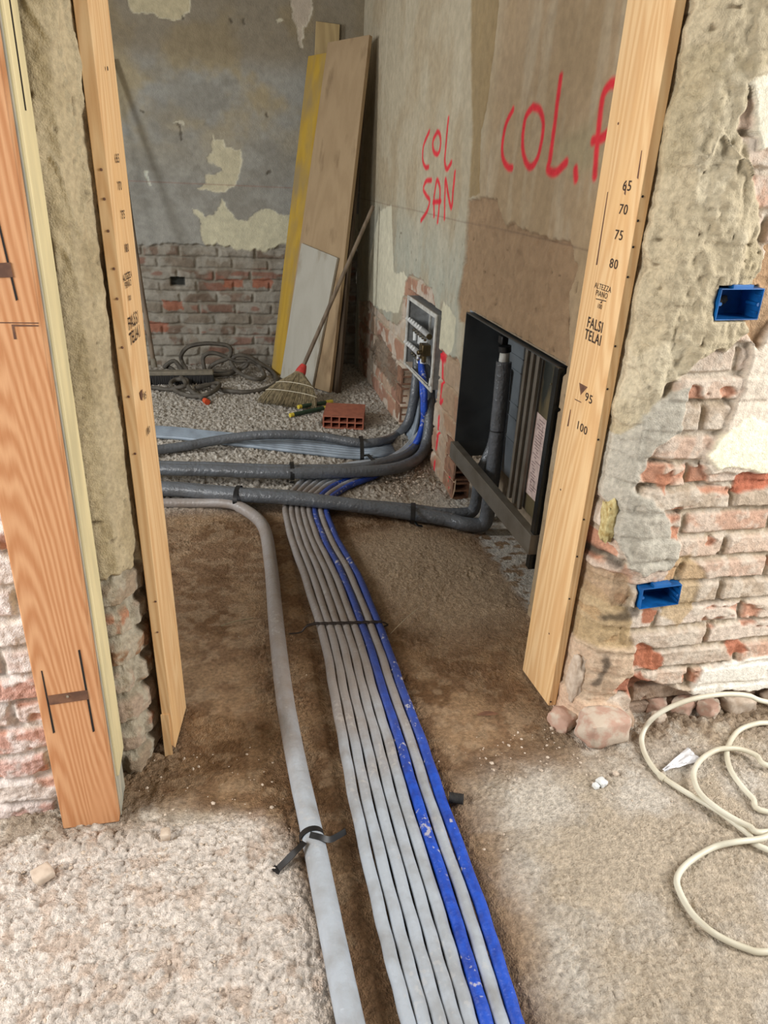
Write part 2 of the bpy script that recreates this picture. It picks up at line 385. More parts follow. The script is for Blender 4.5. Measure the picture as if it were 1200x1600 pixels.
def grid_mesh(name, P, Cc, mat, keep=None):
    """P (n,m,3) positions, Cc (n,m,3) linear colours"""
    n, m_ = P.shape[:2]
    me = bpy.data.meshes.new(name)
    idx = np.arange(n*m_).reshape(n, m_)
    q = np.stack([idx[:-1, :-1], idx[1:, :-1], idx[1:, 1:], idx[:-1, 1:]], -1)
    if keep is not None: q = q[keep]
    q = q.reshape(-1, 4)
    me.vertices.add(n*m_); me.vertices.foreach_set('co', P.reshape(-1).astype(np.float32))
    me.loops.add(q.size); me.loops.foreach_set('vertex_index', q.reshape(-1).astype(np.int32))
    me.polygons.add(len(q)); me.polygons.foreach_set('loop_start', (np.arange(len(q))*4).astype(np.int32))
    me.polygons.foreach_set('loop_total', np.full(len(q), 4, np.int32))
    me.polygons.foreach_set('use_smooth', np.ones(len(q), bool))
    me.update(calc_edges=True)
    a = me.color_attributes.new('Col', 'FLOAT_COLOR', 'POINT')
    c4 = np.concatenate([np.clip(Cc, 0.004, 0.95).reshape(-1, 3), np.ones((n*m_, 1))], 1)
    a.data.foreach_set('color', c4.reshape(-1).astype(np.float32))
    me.materials.append(M[mat])
    ob = bpy.data.objects.new(name, me); COL.objects.link(ob); ob['kind'] = 'structure'
    return ob
def relief(name, path, z0, z1, du, dv, fn, mat, flip=1, hole=None, rad=3):
    """wall swept along a plan path; fn(U, Z, X, Y) -> (height out of wall, colour)"""
    path = [np.array(p, float) for p in path]; pts = []; nr = []
    for a, b in zip(path[:-1], path[1:]):
        L = np.linalg.norm(b-a); k = max(1, int(L/du)); t = (b-a)/L; nn = np.array([t[1], -t[0]])*flip
        for i in range(k): pts.append(a+(b-a)*i/k); nr.append(nn)
    pts.append(path[-1]); nr.append(nn)
    pts = np.array(pts); nr = np.array(nr)
    ker = np.ones(2*rad+1)/(2*rad+1)
    nr = np.stack([np.convolve(np.pad(nr[:, i], rad, mode='edge'), ker, 'valid') for i in (0, 1)], 1)
    nr /= np.linalg.norm(nr, axis=1)[:, None]
    u = np.concatenate([[0], np.cumsum(np.linalg.norm(np.diff(pts, axis=0), axis=1))])
    z = np.arange(z0, z1+dv/2, dv)
    U, Z = np.meshgrid(u, z, indexing='ij')
    X = np.repeat(pts[:, :1], len(z), 1); Y = np.repeat(pts[:, 1:], len(z), 1)
    h, c = fn(U, Z, X, Y)
    P = np.stack([X+nr[:, :1]*h, Y+nr[:, 1:]*h, Z], -1)
    if flip < 0: P = P[::-1]; c = c[::-1]; X = X[::-1]; Y = Y[::-1]; Z = Z[::-1]
    keep = None
    if hole is not None:
        hm = hole(X, Y, Z); keep = ~(hm[:-1, :-1] | hm[1:, :-1] | hm[1:, 1:] | hm[:-1, 1:])
    return grid_mesh(name, P, c, mat, keep)

# ================================================================== SETTING
# ---- floor
def pf(pts): return [tuple(FL(x, y)[:2]) for x, y in pts]
HF = {}
def hf(x, y, r=0.008):
    i0, i1 = np.searchsorted(HF['xs'], (x-r, x+r)); j0, j1 = np.searchsorted(HF['ys'], (y-r, y+r))
    return float(HF['h'][i0:i1+1, j0:j1+1].max())
def GF(x, y, off=0.0):
    z = 0.0
    for _ in range(4):
        p = FL(x, y, z+off); z = hf(p[0], p[1])
    return FL(x, y, z+off)
def build_floor():
    xs = np.concatenate([np.arange(-2.6, -0.66, 0.03), np.arange(-0.66, 1.55, 0.0036), np.arange(1.55, 2.6, 0.02)])
    ys = np.concatenate([np.arange(0.1, 0.6, 0.02), np.arange(0.6, 1.75, 0.0036), np.arange(1.75, 3.1, 0.0058), np.arange(3.1, 5.3, 0.0062), np.arange(5.3, 5.95, 0.010)])
    X, Y = np.meshgrid(xs, ys, indexing='ij')
    wx = X+0.05*(fbm(X*6, Y*6, 1, 4)-0.5); wy = Y+0.05*(fbm(X*6, Y*6, 4, 4)-0.5)
    brown = sdpoly(wx, wy, pf([(150, 1262), (300, 1250), (400, 1275), (462, 1320), (490, 1420), (515, 1520), (530, 1640), (600, 2300), (1000, 2300), (850, 1600),
                               (800, 1450), (752, 1300), (722, 1215), (800, 1195), (880, 1185), (900, 1130), (860, 1050), (840, 900), (815, 850), (740, 828), (640, 800), (520, 780), (380, 775), (180, 800), (120, 1000)]))
    bs = 1+1.2*sm(X, 0.4, 0.6); mb = sm(brown, -0.05*bs, 0.04*bs)
    left = sm(-(wx-0.14), -0.02, 0.03)*sm(-(wy-1.33), -0.04, 0.04)
    far = sm(wy, 3.0, 3.3)
    strip = sm(X, 1.04, 1.09)*sm(Y, 1.9, 2.1)*sm(-Y, -3.2, -3.1)
    right = (1-left)*(1-mb)*(1-far)
    low = fbm(X*5, Y*5, 2, 4)-0.5
    c1 = lumps(X/0.017, Y/0.017, 0, 0.62); c2 = lumps(X/0.009, Y/0.009, 2, 0.75); c3 = lumps(X/0.03, Y/0.03, 4, 0.25)
    c0 = lumps(X/0.021+.4, Y/0.024, 5, 0.5)
    h = 0.012*low
    clump = sm(fbm(X*16, Y*16, 3, 3), 0.32, 0.6)
    cr = lumps(X/0.0125+0.3*fbm(X*90, Y*90, 2, 2), Y/0.0125, 6, 0.8); h += left*(0.010+0.006*c1*clump+0.006*c2+0.008*cr*sm(vn(X*33, Y*33, 5), .25, .6)+0.005*c0*clump+0.010*(fbm(X*75, Y*75, 1, 4)-.3))
    h += far*(0.014*c1*sm(vn(X*50, Y*50, 4), .2, .6)+0.010*c0+0.004*fbm(X*60, Y*60, 1, 3))
    rt = sm(X, 0.52, 0.68)*sm(-Y, -1.75, -1.3)
    h += right*(rt*0.022)+right*(0.007*c2*sm(fbm(X*9, Y*9, 6, 3), .38, .6)+0.006*c1*sm(fbm(X*7, Y*7, 5, 3), .45, .65)+0.004*fbm(X*40, Y*40, 2, 4)+0.002*fbm(X*120, Y*60, 2, 3))
    h += mb*(0.005*c2*sm(fbm(X*12, Y*12, 3, 3), .42, .65)+0.0035*fbm(X*45, Y*45, 2, 4)+0.002*c1*sm(fbm(X*7, Y*7, 1, 3), .5, .62))
    # rubble heaped at the foot of the right wall and of the left jamb
    foot = sm(Y, 1.22, 1.44)*sm(-Y, -1.62, -1.50)*sm(X, 0.75, 0.9)
    h += foot*(0.022*fbm(X*16, Y*16, 4, 4)+0.008*c1+0.010*c3)
    jl = sm(-X, 0.12, 0.22)*sm(Y, 1.24, 1.32)*sm(-Y, -1.7, -1.55)
    h += jl*(0.012*fbm(X*20, Y*20, 4, 4)+0.007*c1+0.008*c3)
    sw = sm(X, 0.86, 1.04)*sm(Y, 3.0, 3.2)*sm(-Y, -4.4, -4.0)
    h += sw*0.05*fbm(X*12, Y*12, 5, 4)
    h -= 0.011*sm(-np.abs(X-0.375), -0.15, -0.125)*sm(-Y, -3.1, -2.9)*0.6
    fine = fbm(X*60, Y*60, 5, 4)
    cL = lin((226, 215, 204)); cR = lin((196, 184, 168)); cB = lin((134, 106, 80)); cF = lin((190, 182, 170))
    col = np.zeros(X.shape+(3,))+cR
    v = fbm(X*7, Y*7, 6, 5)
    col = mix(col, lin((192, 176, 154)), sm(v, 0.5, 0.62)*0.7)
    col = mix(col, lin((216, 208, 196)), sm(-v, -0.46, -0.36)*0.6)
    col = mix(col, cL, left)
    col = mix(col, lin((204, 182, 164)), left*sm(fbm(X*30, Y*30, 2, 3), .56, .68)*0.7)
    col = mix(col, cB, mb)
    col = mix(col, lin((158, 130, 100)), mb*sm(fbm(X*8, Y*8, 5, 5), .5, .64)*0.8)
    col = mix(col, lin((112, 84, 58)), mb*sm(fbm(X*5, Y*6, 1, 5), .54, .68)*0.8)
    col = mix(col, lin((170, 146, 118)), mb*sm(fbm(X*28, Y*28, 4, 4), .5, .66)*0.5)
    pale = sdpoly(wx, wy, pf([(560, 850), (640, 830), (720, 850), (800, 900), (810, 960), (700, 990), (620, 960), (580, 900)]))
    col = mix(col, lin((190, 168, 142)), mb*sm(pale, -0.16, 0.12)*0.85); h += mb*sm(pale, -0.16, 0.12)*0.007*fbm(X*50, Y*50, 6, 3)
    col = mix(col, cF, far)
    col = mix(col, lin((150, 132, 110)), far*sm(X, 0.55, 0.8)*sm(-Y, -4.0, -3.6)*0.7)
    col = mix(col, lin((206, 200, 190)), strip*sm(fbm(X*30, Y*30, 3, 4), .35, .5))
    col = mix(col, lin((150, 128, 104)), np.clip(foot*0.85+jl*0.6, 0, 1)*sm(fbm(X*18, Y*18, 7, 4), .3, .5))
    col = col*(0.82+0.36*fine[..., None])
    # pits between the crumbs are tinted darker
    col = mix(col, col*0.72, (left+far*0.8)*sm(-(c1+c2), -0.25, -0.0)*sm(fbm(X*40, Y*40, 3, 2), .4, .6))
    sp = vn(X/0.011, Y/0.011, 3); col = mix(col, lin((96, 88, 78)), far*sm(sp, .70, .86)*0.7); col = mix(col, lin((224, 220, 212)), far*sm(-sp, -.22, -.08)*0.6)
    HF.update(xs=xs, ys=ys, h=h-0.008)
    P = np.stack([X, Y, h-0.008], -1)
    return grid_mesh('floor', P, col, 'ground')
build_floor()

# ---- front wall, right of the opening (cement over old brick)
def px_xz(pts, Y=1.455): return [(OY(x, y, Y)[0], OY(x, y, Y)[2]) for x, y in pts]
def wall_right_fn(U, Z, X, Y):
    vis = sm(-Y, -1.60, -1.50)
    e, r1, r2, r3 = bricks(X, Z, 0.262, 0.071, 0.013, 0.009, 1, off=0.012)
    face = sm(e, -0.003, 0.006)
    n = fbm(X*30, Z*30, 2, 4); nf = fbm(X*110, Z*110, 5, 3); nb = fbm(X*9, Z*9, 3, 4)
    bc = palette(r1, [(200, 172, 152), (196, 178, 160), (212, 196, 180), (196, 160, 138), (186, 168, 148), (206, 182, 162)])
    col = mix(np.zeros(X.shape+(3,))+lin((176, 160, 138)), bc, face)
    dust = sm(n, 0.42, 0.62)
    col = np.where((dust > 0)[..., None], mix(col, lin((214, 202, 186)), dust*0.6), col)
    h = -0.009+face*(0.014+0.012*(r2-0.5))+0.008*(n-0.5)+0.004*(nf-0.5)
    # broken corners of bricks, raw orange clay inside
    br = sm(fbm(X*15, Z*22, 6, 3), 0.62, 0.68)*sm(r3, 0.55, 0.6)
    col = mix(col, lin((196, 134, 104)), br*face*0.75); h -= br*0.010
    deep = sm(fbm(X*11, Z*26, 7, 3), 0.66, 0.72); h -= deep*(1-face)*0.012
    A = X+0.018*(fbm(X*22, Z*22, 1, 4)-0.5)*2; B = Z+0.018*(fbm(X*22, Z*22, 4, 4)-0.5)*2
    def lay(pts, c, mixv=1.0, dh=0.0, soft=0.004, seed=0, tex=0.0):
        nonlocal col, h
        mm = sm(sdpoly(A, B, px_xz(pts)), -soft, soft)
        cc = np.asarray(lin(c))*(0.92+0.16*fbm(X*25, Z*25, seed, 3))[..., None]
        col = col*(1-mm[..., None]*mixv)+cc*mm[..., None]*mixv
        h = h*(1-mm*min(1, mixv)*0.8)+mm*(dh+tex*(fbm(X*28+seed, Z*16, seed, 5)-0.5))
        return mm
    # big trowelled cement coat
    cem = lay([(860, -260), (1300, -260), (1300, 60), (1215, 110), (1172, 128), (1160, 190), (1168, 260), (1180, 330), (1190, 395), (1192, 440), (1178, 500), (1140, 535), (1092, 562),
               (1048, 600), (1030, 655), (1000, 700), (960, 715), (930, 800), (860, 760)], (190, 176, 148), 1.0, 0.014, 0.005, 2, 0.046)
    # diagonal trowel ridges
    rid = np.abs(fbm(X*9+Z*5, Z*3.2-X*3, 5, 4)-0.5); ridge = sm(-rid, -0.035, 0)
    h += cem*ridge*0.012*vis*sm(fbm(X*5, Z*5, 2, 3), .4, .6)
    near = sm(-(X-1.03), -0.03, 0.03); h += cem*near*(0.010*(fbm(X*60, Z*45, 3, 3)-0.5))
    lumpy = lumps(X/0.02+Z*6, Z/0.03, 3, 0.5); h += cem*near*0.005*lumpy
    pits = sm(vn(X*75, Z*60, 6), 0.90, 0.97); h -= cem*pits*0.007; col = mix(col, lin((120, 104, 80)), cem*pits*0.8)
    col = mix(col, lin((174, 160, 130)), cem*sm(fbm(X*7, Z*6, 3, 4), .5, .62)*0.7)
    col = mix(col, lin((206, 194, 168)), cem*sm(fbm(X*12, Z*7, 6, 4), .56, .66)*0.6)
    # grey fresh smear
    sme = lay([(985, 700), (1050, 612), (1075, 600), (1062, 680), (1015, 715), (1005, 770), (1040, 800), (1060, 850), (1048, 885), (1010, 900), (982, 890), (972, 850), (962, 800), (968, 740)],
        (186, 180, 166), 0.95, 0.012, 0.004, 4, 0.02)
    # pale plaster pieces on the right edge
    lay([(1172, 128), (1215, 112), (1260, 100), (1260, 240), (1180, 236), (1176, 180)], (236, 228, 206), 1.0, 0.018, 0.003, 1, 0.006)
    lay([(1188, 470), (1300, 440), (1300, 760), (1180, 748), (1110, 738), (1098, 712), (1125, 668), (1158, 612), (1172, 560)], (222, 208, 190), 1.0, 0.014, 0.004, 3, 0.008)
    lay([(1100, 712), (1122, 672), (1172, 650), (1190, 655), (1300, 660), (1300, 738), (1190, 733), (1120, 730)], (252, 242, 214), 1.0, 0.017, 0.003, 5, 0.004)
    lay([(1178, 455), (1200, 380), (1230, 380), (1230, 470), (1185, 545), (1160, 520)], (176, 142, 106), 0.9, -0.010, 0.004, 5, 0.01)
    # ochre mortar round the lower socket
    lay([(1040, 905), (1060, 870), (1085, 860), (1100, 900), (1085, 950), (1060, 985), (1030, 960), (1040, 940)], (190, 162, 120), 0.7, 0.0, 0.006, 2, 0.01)
    lay([(900, 960), (940, 930), (985, 960), (985, 1010), (940, 1030), (890, 1020)], (184, 158, 118), 0.85, 0.0, 0.006, 2, 0.016)
    lay([(935, 905), (985, 905), (985, 955), (930, 950)], (178, 150, 118), 0.8, -0.012, 0.006, 1, 0.022)
    # whitewashed footing and stones
    lay([(1078, 1084), (1092, 1046), (1180, 1026), (1320, 1005), (1320, 1070), (1180, 1074)], (238, 232, 220), 1.0, 0.014, 0.003, 1, 0.006)
    lay([(880, 1030), (985, 1010), (990, 1058), (960, 1085), (935, 1110), (870, 1115)], (200, 176, 150), 0.85, 0.014, 0.004, 6, 0.014)
    lay([(860, 1105), (960, 1095), (990, 1120), (985, 1180), (850, 1190)], (208, 178, 152), 0.9, 0.030, 0.004, 7, 0.02)
    # raw clay
    for p, c in (([(1028, 738), (1055, 733), (1050, 748), (1036, 770), (1030, 755)], (190, 132, 104)),
                 ([(1148, 742), (1172, 738), (1210, 735), (1240, 760), (1150, 766)], (178, 104, 78)),
                 ([(1046, 826), (1064, 824), (1060, 840), (1044, 842)], (192, 136, 108)),
                 ([(1006, 946), (1028, 950), (1022, 972), (1008, 975)], (178, 116, 88)),
                 ([(988, 1010), (1008, 1006), (1032, 1022), (1028, 1048), (992, 1042)], (180, 112, 84)),
                 ([(975, 1060), (1010, 1050), (1020, 1075), (985, 1092), (958, 1078)], (178, 118, 94)),
                 ([(1136, 1000), (1160, 998), (1165, 1016), (1140, 1026)], (184, 118, 92)),
                 ([(902, 872), (930, 875), (922, 905), (900, 905)], (172, 122, 90))):
        lay(p, c, 0.95, 0.0, 0.004, 3, 0.014)
    # soot marks
    for p in ([(935, 900), (948, 885), (968, 888)], [(952, 975), (975, 968), (996, 962)], [(938, 1070), (946, 1050), (948, 1035)]):
        d = stroke(A, B, px_xz(p)); col = mix(col, lin((70, 62, 54)), sm(-d, -0.018, -0.004)*0.75)
    # hollows for the two sockets
    for (x0, x1, z0, z1) in SOCK:
        mm = sm(-(np.maximum(np.maximum(x0-X, X-x1), np.maximum(z0-Z, Z-z1))), -0.004, 0.0)
        h = h*(1-mm)-mm*0.09
    # hollow at the foot under the whitewashed course
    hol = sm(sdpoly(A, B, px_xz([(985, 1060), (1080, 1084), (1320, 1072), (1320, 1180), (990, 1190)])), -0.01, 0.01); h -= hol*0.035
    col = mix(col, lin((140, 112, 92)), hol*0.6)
    back = sm(Y, 1.60, 1.64); h = h*(1-back*0.9)
    return h*vis+(1-vis)*0.2*h-0.002, col
SOCK = [(1.068, 1.176, 1.182, 1.250), (1.046, 1.160, 0.428, 0.490)]
relief('wall_right', [(1.10, 1.795), (0.940, 1.795), (0.932, 1.60), (0.940, 1.535), (0.975, 1.480), (1.04, 1.457), (1.72, 1.457)], -0.04, 2.05, 0.0034, 0.0034, wall_right_fn, 'masonry', flip=1, rad=6)

# ---- front wall, left of the opening
def wall_left_fn(U, Z, X, Y):
    e, r1, r2, r3 = bricks(U, Z, 0.262, 0.074, 0.014, 0.010, 3, off=0.03)
    face = sm(e, -0.003, 0.006); n = fbm(U*30, Z*30, 2, 4); nf = fbm(U*120, Z*120, 5, 3)
    bc = palette(r1, [(216, 176, 164), (220, 200, 190), (226, 212, 202), (206, 160, 144)])
    col = mix(np.zeros(X.shape+(3,))+lin((206, 192, 178)), bc, face)
    col = mix(col, lin((236, 226, 220)), sm(n, .42, .6)*0.8)
    h = face*(0.012+0.008*(r2-.5))+0.009*(n-.5)+0.006*(nf-.5)
    br = sm(fbm(U*14, Z*18, 6, 3), .60, .66)*sm(r3, .5, .55); col = mix(col, lin((204, 146, 120)), br*face*0.8); h -= br*0.008
    # jamb: bricks low down, greyer; cement coat above
    j = sm(X, -0.42, -0.40)
    e2, q1, q2, q3 = bricks(U*1.0+0.1, Z, 0.2, 0.085, 0.02, 0.014, 5, off=0.01); f2 = sm(e2, -0.004, 0.01)
    jc = mix(np.zeros(X.shape+(3,))+lin((150, 140, 120)), palette(q1, [(158, 140, 118), (150, 116, 88), (170, 150, 130), (176, 128, 100)]), f2)
    jc = mix(jc, lin((178, 168, 148)), sm(fbm(U*34, Z*26, 3, 4), .44, .6)*0.9)
    jh = f2*0.016-0.016+0.016*(fbm(U*26, Z*26, 4, 4)-.5)+0.006*(nf-.5)
    bound = 0.60+0.05*(fbm(U*30, U*0+1.3, 2, 3)-.5)*2+0.03*(fbm(U*60, Z*60, 3, 3)-.5)
    cm = sm(Z, bound-0.006, bound+0.006)
    cc = lin((184, 168, 136))*(0.86+0.28*fbm(U*16, Z*9, 4, 5))[..., None]
    cc = mix(cc, lin((164, 148, 116)), sm(fbm(U*12, Z*5, 1, 4), .52, .64)*0.7)
    ch = 0.006+0.024*(fbm(U*18, Z*7, 6, 5)-.5)+0.005*(fbm(U*60, Z*60, 1, 3)-.5)
    ridge = sm(-np.abs(fbm(U*14+Z*2, Z*2.2-U*4, 5, 3)-0.5), -0.03, 0)*sm(Z, 1.15, 1.35); ch += ridge*0.008
    pit = sm(vn(U*60, Z*40, 2), .9, .97); ch -= pit*0.008; cc = mix(cc, lin((110, 94, 70)), pit*0.8)
    jc = mix(jc, cc, cm) if False else jc*(1-cm[..., None])+cc*cm[..., None]
    jh = jh*(1-cm)+ch*cm
    col = col*(1-j[..., None])+jc*j[..., None]; h = h*(1-j)+jh*j
    back = sm(Y, 1.60, 1.64); h = h*(1-back)-0.004*back
    return h, col
relief('wall_left', [(-0.95, 1.412), (-0.44, 1.412), (-0.415, 1.485), (-0.290, 1.495), (-0.262, 1.502), (-0.236, 1.548), (-0.218, 1.60), (-0.204, 1.775), (-0.24, 1.79), (-0.95, 1.79)], -0.04, 2.05, 0.0036, 0.0036, wall_left_fn, 'masonry', flip=1, rad=4)

# ---- back wall
def px_b(pts, ox=0, oy=0, s=1.0): return [(OY(ox+x/s, oy+y/s, 5.8)[0], OY(ox+x/s, oy+y/s, 5.8)[2]) for x, y in pts]
def wall_back_fn(U, Z, X, Y):
    n = fbm(X*4, Z*4, 2, 5); nf = fbm(X*40, Z*40, 5, 3)
    col = np.zeros(X.shape+(3,))+lin((158, 156, 148))
    col = mix(col, lin((166, 152, 122)), sm(Z, 1.25, 1.9)*sm(n, .35, .6)*0.9)
    col = mix(col, lin((138, 134, 124)), sm(fbm(X*3, Z*5, 6, 5), .52, .66)*0.6)
    col = mix(col, lin((136, 122, 98)), sm(Z, 1.95, 2.15)*0.7)
    h = 0.004*(n-.5)+0.002*(nf-.5)
    A = X+0.02*(fbm(X*24, Z*24, 1, 4)-.5)*2; B = Z+0.02*(fbm(X*24, Z*24, 4, 4)-.5)*2
    s = 2.857
    for pts, c in (([(340, 930), (375, 940), (400, 975), (455, 950), (475, 880), (500, 945), (545, 980), (590, 985), (640, 940), (670, 930), (760, 965), (1100, 960), (1100, 1250), (300, 1250), (430, 1200), (432, 1143), (385, 1060), (375, 980)], (206, 200, 172)),
                   ([(430, 600), (445, 625), (480, 625), (495, 660), (560, 670), (565, 740), (540, 830), (460, 860), (400, 850), (365, 840), (400, 820), (405, 790), (480, 760), (470, 740), (420, 730), (410, 700), (435, 680)], (200, 192, 164)),
                   ([(50, -60), (345, -60), (330, 50), (290, 90), (230, 80), (160, 65), (100, 70), (60, 35)], (196, 184, 152)),
                   ([(770, -60), (890, -60), (880, 60), (862, 95), (840, 120), (835, 215), (818, 220), (815, 130), (790, 85), (785, 30)], (190, 176, 158)),
                   ([(715, 95), (735, 80), (748, 90), (725, 104)], (196, 186, 160)), ([(130, 770), (150, 765), (160, 830), (145, 825)], (200, 204, 192)), ([(265, 545), (298, 532), (305, 560), (285, 550)], (196, 190, 170))):
        d = sdpoly(A, B, px_b(pts, 180, 0, s)); mm = sm(d, -0.004, 0.004)
        cc = lin(c)*(0.93+0.14*fbm(X*12, Z*12, 3, 4))[..., None]; col = col*(1-mm[..., None])+cc*mm[..., None]; h -= mm*0.004
        col = mix(col, lin((212, 206, 184)), sm(-np.abs(d-0.004), -0.008, 0)*0.5)
    for p in ([(522, 90), (523, 104)], [(578, 90), (577, 108)], [(305, 74), (306, 80)], [(283, 560), (300, 620)], [(112, 490), (125, 505)], [(675, 510), (680, 516)], [(672, 775), (690, 765)]):
        d = stroke(A, B, px_b(p, 180, 0, s)); mm = sm(-d, -0.012, -0.003); col = mix(col, lin((84, 76, 64)), mm*0.75); h -= mm*0.006
    d = np.abs(Z-1.30); col = mix(col, lin((150, 110, 100)), sm(-d, -0.006, -0.001)*0.45)
    # exposed brick low down
    bx = np.array([-3, -0.86, -0.62, -0.38, 0.0, 0.12, 0.34, 0.46, 0.60, 2.0]); bz = np.array([0.84, 0.84, 0.86, 0.90, 0.905, 0.87, 0.85, 0.90, 0.92, 0.92])
    bnd = np.interp(X, bx, bz)+0.03*(fbm(X*22, Z*3, 3, 4)-.5)*2
    mb = sm(-(Z-bnd), -0.006, 0.006)
    e, r1, r2, r3 = bricks(X, Z, 0.27, 0.082, 0.018, 0.012, 2, off=0.02); face = sm(e, -0.004, 0.008)
    bc = mix(np.zeros(X.shape+(3,))+lin((140, 132, 118)), palette(r1, [(126, 106, 92), (132, 120, 106), (118, 102, 88), (136, 126, 112), (128, 98, 84), (138, 130, 118)]), face*0.9)
    bc = mix(bc, lin((156, 150, 138)), sm(fbm(X*12, Z*14, 5, 5), .42, .56)*0.9)
    bc = mix(bc, lin((140, 96, 80)), sm(fbm(X*5, Z*11, 7, 3), .64, .70)*face*0.7)
    bh = -0.022+face*0.016+0.022*(fbm(X*18, Z*18, 4, 5)-.5)+0.008*(r2-.5)
    for p in ([(247, 158), (285, 160)],):
        q = px_b(p, 180, 380, 2.727); mm = sm(-np.maximum(np.abs(X-(q[0][0]+q[1][0])/2)-0.05, np.abs(Z-q[0][1]+0.01)-0.03), -0.003, 0.003); bc = mix(bc, lin((54, 54, 50)), mm); bh -= mm*0.04
    for p in ([(505, 172), (505, 173)], [(625, 172), (625, 173)], [(245, 265), (250, 265)], [(180, 355), (190, 355)]):
        q = px_b(p, 180, 380, 2.727); mm = sm(-np.maximum(np.abs(A-q[0][0])-0.075, np.abs(B-q[0][1])-0.032), -0.006, 0.004); bc = mix(bc, lin((160, 98, 74)), mm*0.8)
    col = col*(1-mb[..., None])+bc*mb[..., None]; h = h*(1-mb)+bh*mb
    lip = sm(-np.abs(Z-bnd-0.012), -0.012, 0)*(1-mb); h += lip*0.004
    return h, col
relief('wall_back', [(-2.6, 5.8), (1.08, 5.8)], -0.05, 2.75, 0.0075, 0.0075, wall_back_fn, 'plaster', flip=1)

# ---- side wall of the back room with the sprayed writing
WX = 1.05
def px_s(pts, ox=0, oy=0, s=1.0): return [(OX(ox+x/s, oy+y/s, WX)[1], OX(ox+x/s, oy+y/s, WX)[2]) for x, y in pts]
CAB = (2.085, 3.075, 0.915)
def wall_side_fn(U, Z, X, Y):
    n = fbm(Y*4, Z*4, 3, 5); nf = fbm(Y*50, Z*50, 5, 3); st = fbm(Y*16, Z*3, 2, 4)
    col = np.zeros(X.shape+(3,))+lin((182, 170, 146))
    col = mix(col, lin((170, 172, 158)), sm(-Z, -1.45, -1.0)*sm(Y, 2.9, 3.3)*0.8)
    col = mix(col, lin((168, 144, 114)), sm(-Y, -3.2, -2.9)*0.85)
    col = mix(col, lin((196, 186, 164)), sm(st, .5, .7)*0.3)
    col = mix(col, lin((160, 138, 106)), sm(fbm(Y*5, Z*4, 6, 5), .45, .7)*0.4)
    h = 0.006*(n-.5)+0.002*(nf-.5)
    A = Y+0.016*(fbm(Y*24, Z*24, 1, 4)-.5)*2; B = Z+0.016*(fbm(Y*24, Z*24, 4, 4)-.5)*2
    def lay(pts, c, mixv=1.0, dh=0.0, soft=0.004, tex=0.0, o=(0, 0, 1.0), seed=3, keep=0.2):
        nonlocal col, h
        mm = sm(sdpoly(A, B, px_s(pts, *o)), -soft, soft)*mixv
        cc = lin(c)*(0.9+0.2*fbm(Y*14, Z*14, seed, 4))[..., None]
        col = col*(1-mm[..., None])+cc*mm[..., None]; h = h*(1-mm*(1-keep))+mm*(dh+tex*(fbm(Y*26, Z*26, seed, 4)-.5)); return mm
    o1 = (560, 0, 2.727)
    lay([(480, -80), (605, -80), (590, 100), (560, 330), (545, 470), (520, 560), (515, 830), (470, 840), (485, 560), (478, 300)], (150, 128, 92), 0.85, -0.006, 0.006, 0.006, o1)
    lay([(850, 610), (930, 560), (980, 520), (1030, 560), (1040, 700), (900, 760), (860, 680)], (158, 148, 118), 0.6, 0, 0.03, 0, o1)
    lay([(520, 850), (590, 845), (610, 920), (625, 970), (660, 950), (700, 985), (790, 1005), (850, 1030), (905, 1040), (915, 1110), (930, 1150), (890, 1250), (900, 1480), (890, 1600), (700, 1500), (430, 1370), (420, 1280), (450, 1100), (465, 850)],
        (158, 132, 104), 1.0, -0.014, 0.004, 0.022, o1)
    pit = sm(vn(Y*50, Z*38, 2), .92, .97)*sm(-Z, -1.3, -1.2); h -= pit*0.008; col = mix(col, lin((84, 70, 54)), pit*0.7)
    lay([(40, 1130), (90, 900), (140, 870), (150, 1165), (190, 1160), (212, 1185), (170, 1330), (120, 1330), (45, 1290)], (214, 208, 184), 1.0, -0.002, 0.003, 0.0, o1)
    lay([(693, 470), (713, 496), (708, 545), (700, 556), (686, 545), (684, 500)], (208, 202, 176), 0.9, -0.002)
    lay([(626, 500), (632, 440), (640, 428), (658, 436), (674, 452), (682, 490), (684, 545), (700, 556), (716, 560), (724, 600), (716, 700), (704, 800), (560, 800), (560, 470), (578, 472), (592, 488), (606, 500), (618, 508)], (168, 136, 116), 1.0, -0.012, 0.003, 0.006)
    # the coarse brickwork inside that area
    inb = sm(sdpoly(A, B, px_s([(626, 500), (632, 440), (640, 428), (658, 436), (674, 452), (682, 490), (684, 545), (700, 556), (716, 560), (724, 600), (716, 700), (704, 800), (560, 800), (560, 470), (578, 472), (592, 488), (606, 500), (618, 508)])), -0.004, 0.004)
    e, r1, r2, r3 = bricks(Y, Z, 0.26, 0.135, 0.010, 0.008, 4, off=0.03); face = sm(e, -0.002, 0.006)
    bc = mix(np.zeros(X.shape+(3,))+lin((176, 162, 140)), palette(r1, [(170, 126, 104), (180, 152, 130), (160, 116, 98), (188, 168, 148)]), face*0.85)
    bc = mix(bc, lin((196, 184, 168)), sm(fbm(Y*9, Z*11, 5, 5), .5, .62)*0.85)
    bc = mix(bc, lin((160, 132, 104)), sm(-Y, -3.5, -3.3)*0.6)
    col = col*(1-inb[..., None])+bc*inb[..., None]; h += inb*(-0.010*(1-face)+0.012*(fbm(Y*20, Z*20, 4, 4)-.5))
    # ragged broken band
    d = sdpoly(A, B, px_s([(577, 545), (590, 520), (612, 560), (632, 590), (620, 625), (600, 590), (580, 566)])); mm = sm(d, -0.01, 0.01)
    h += mm*(0.05*(fbm(Y*30, Z*30, 1, 4)-.62)); col = mix(col, lin((112, 96, 80)), mm*0.8)
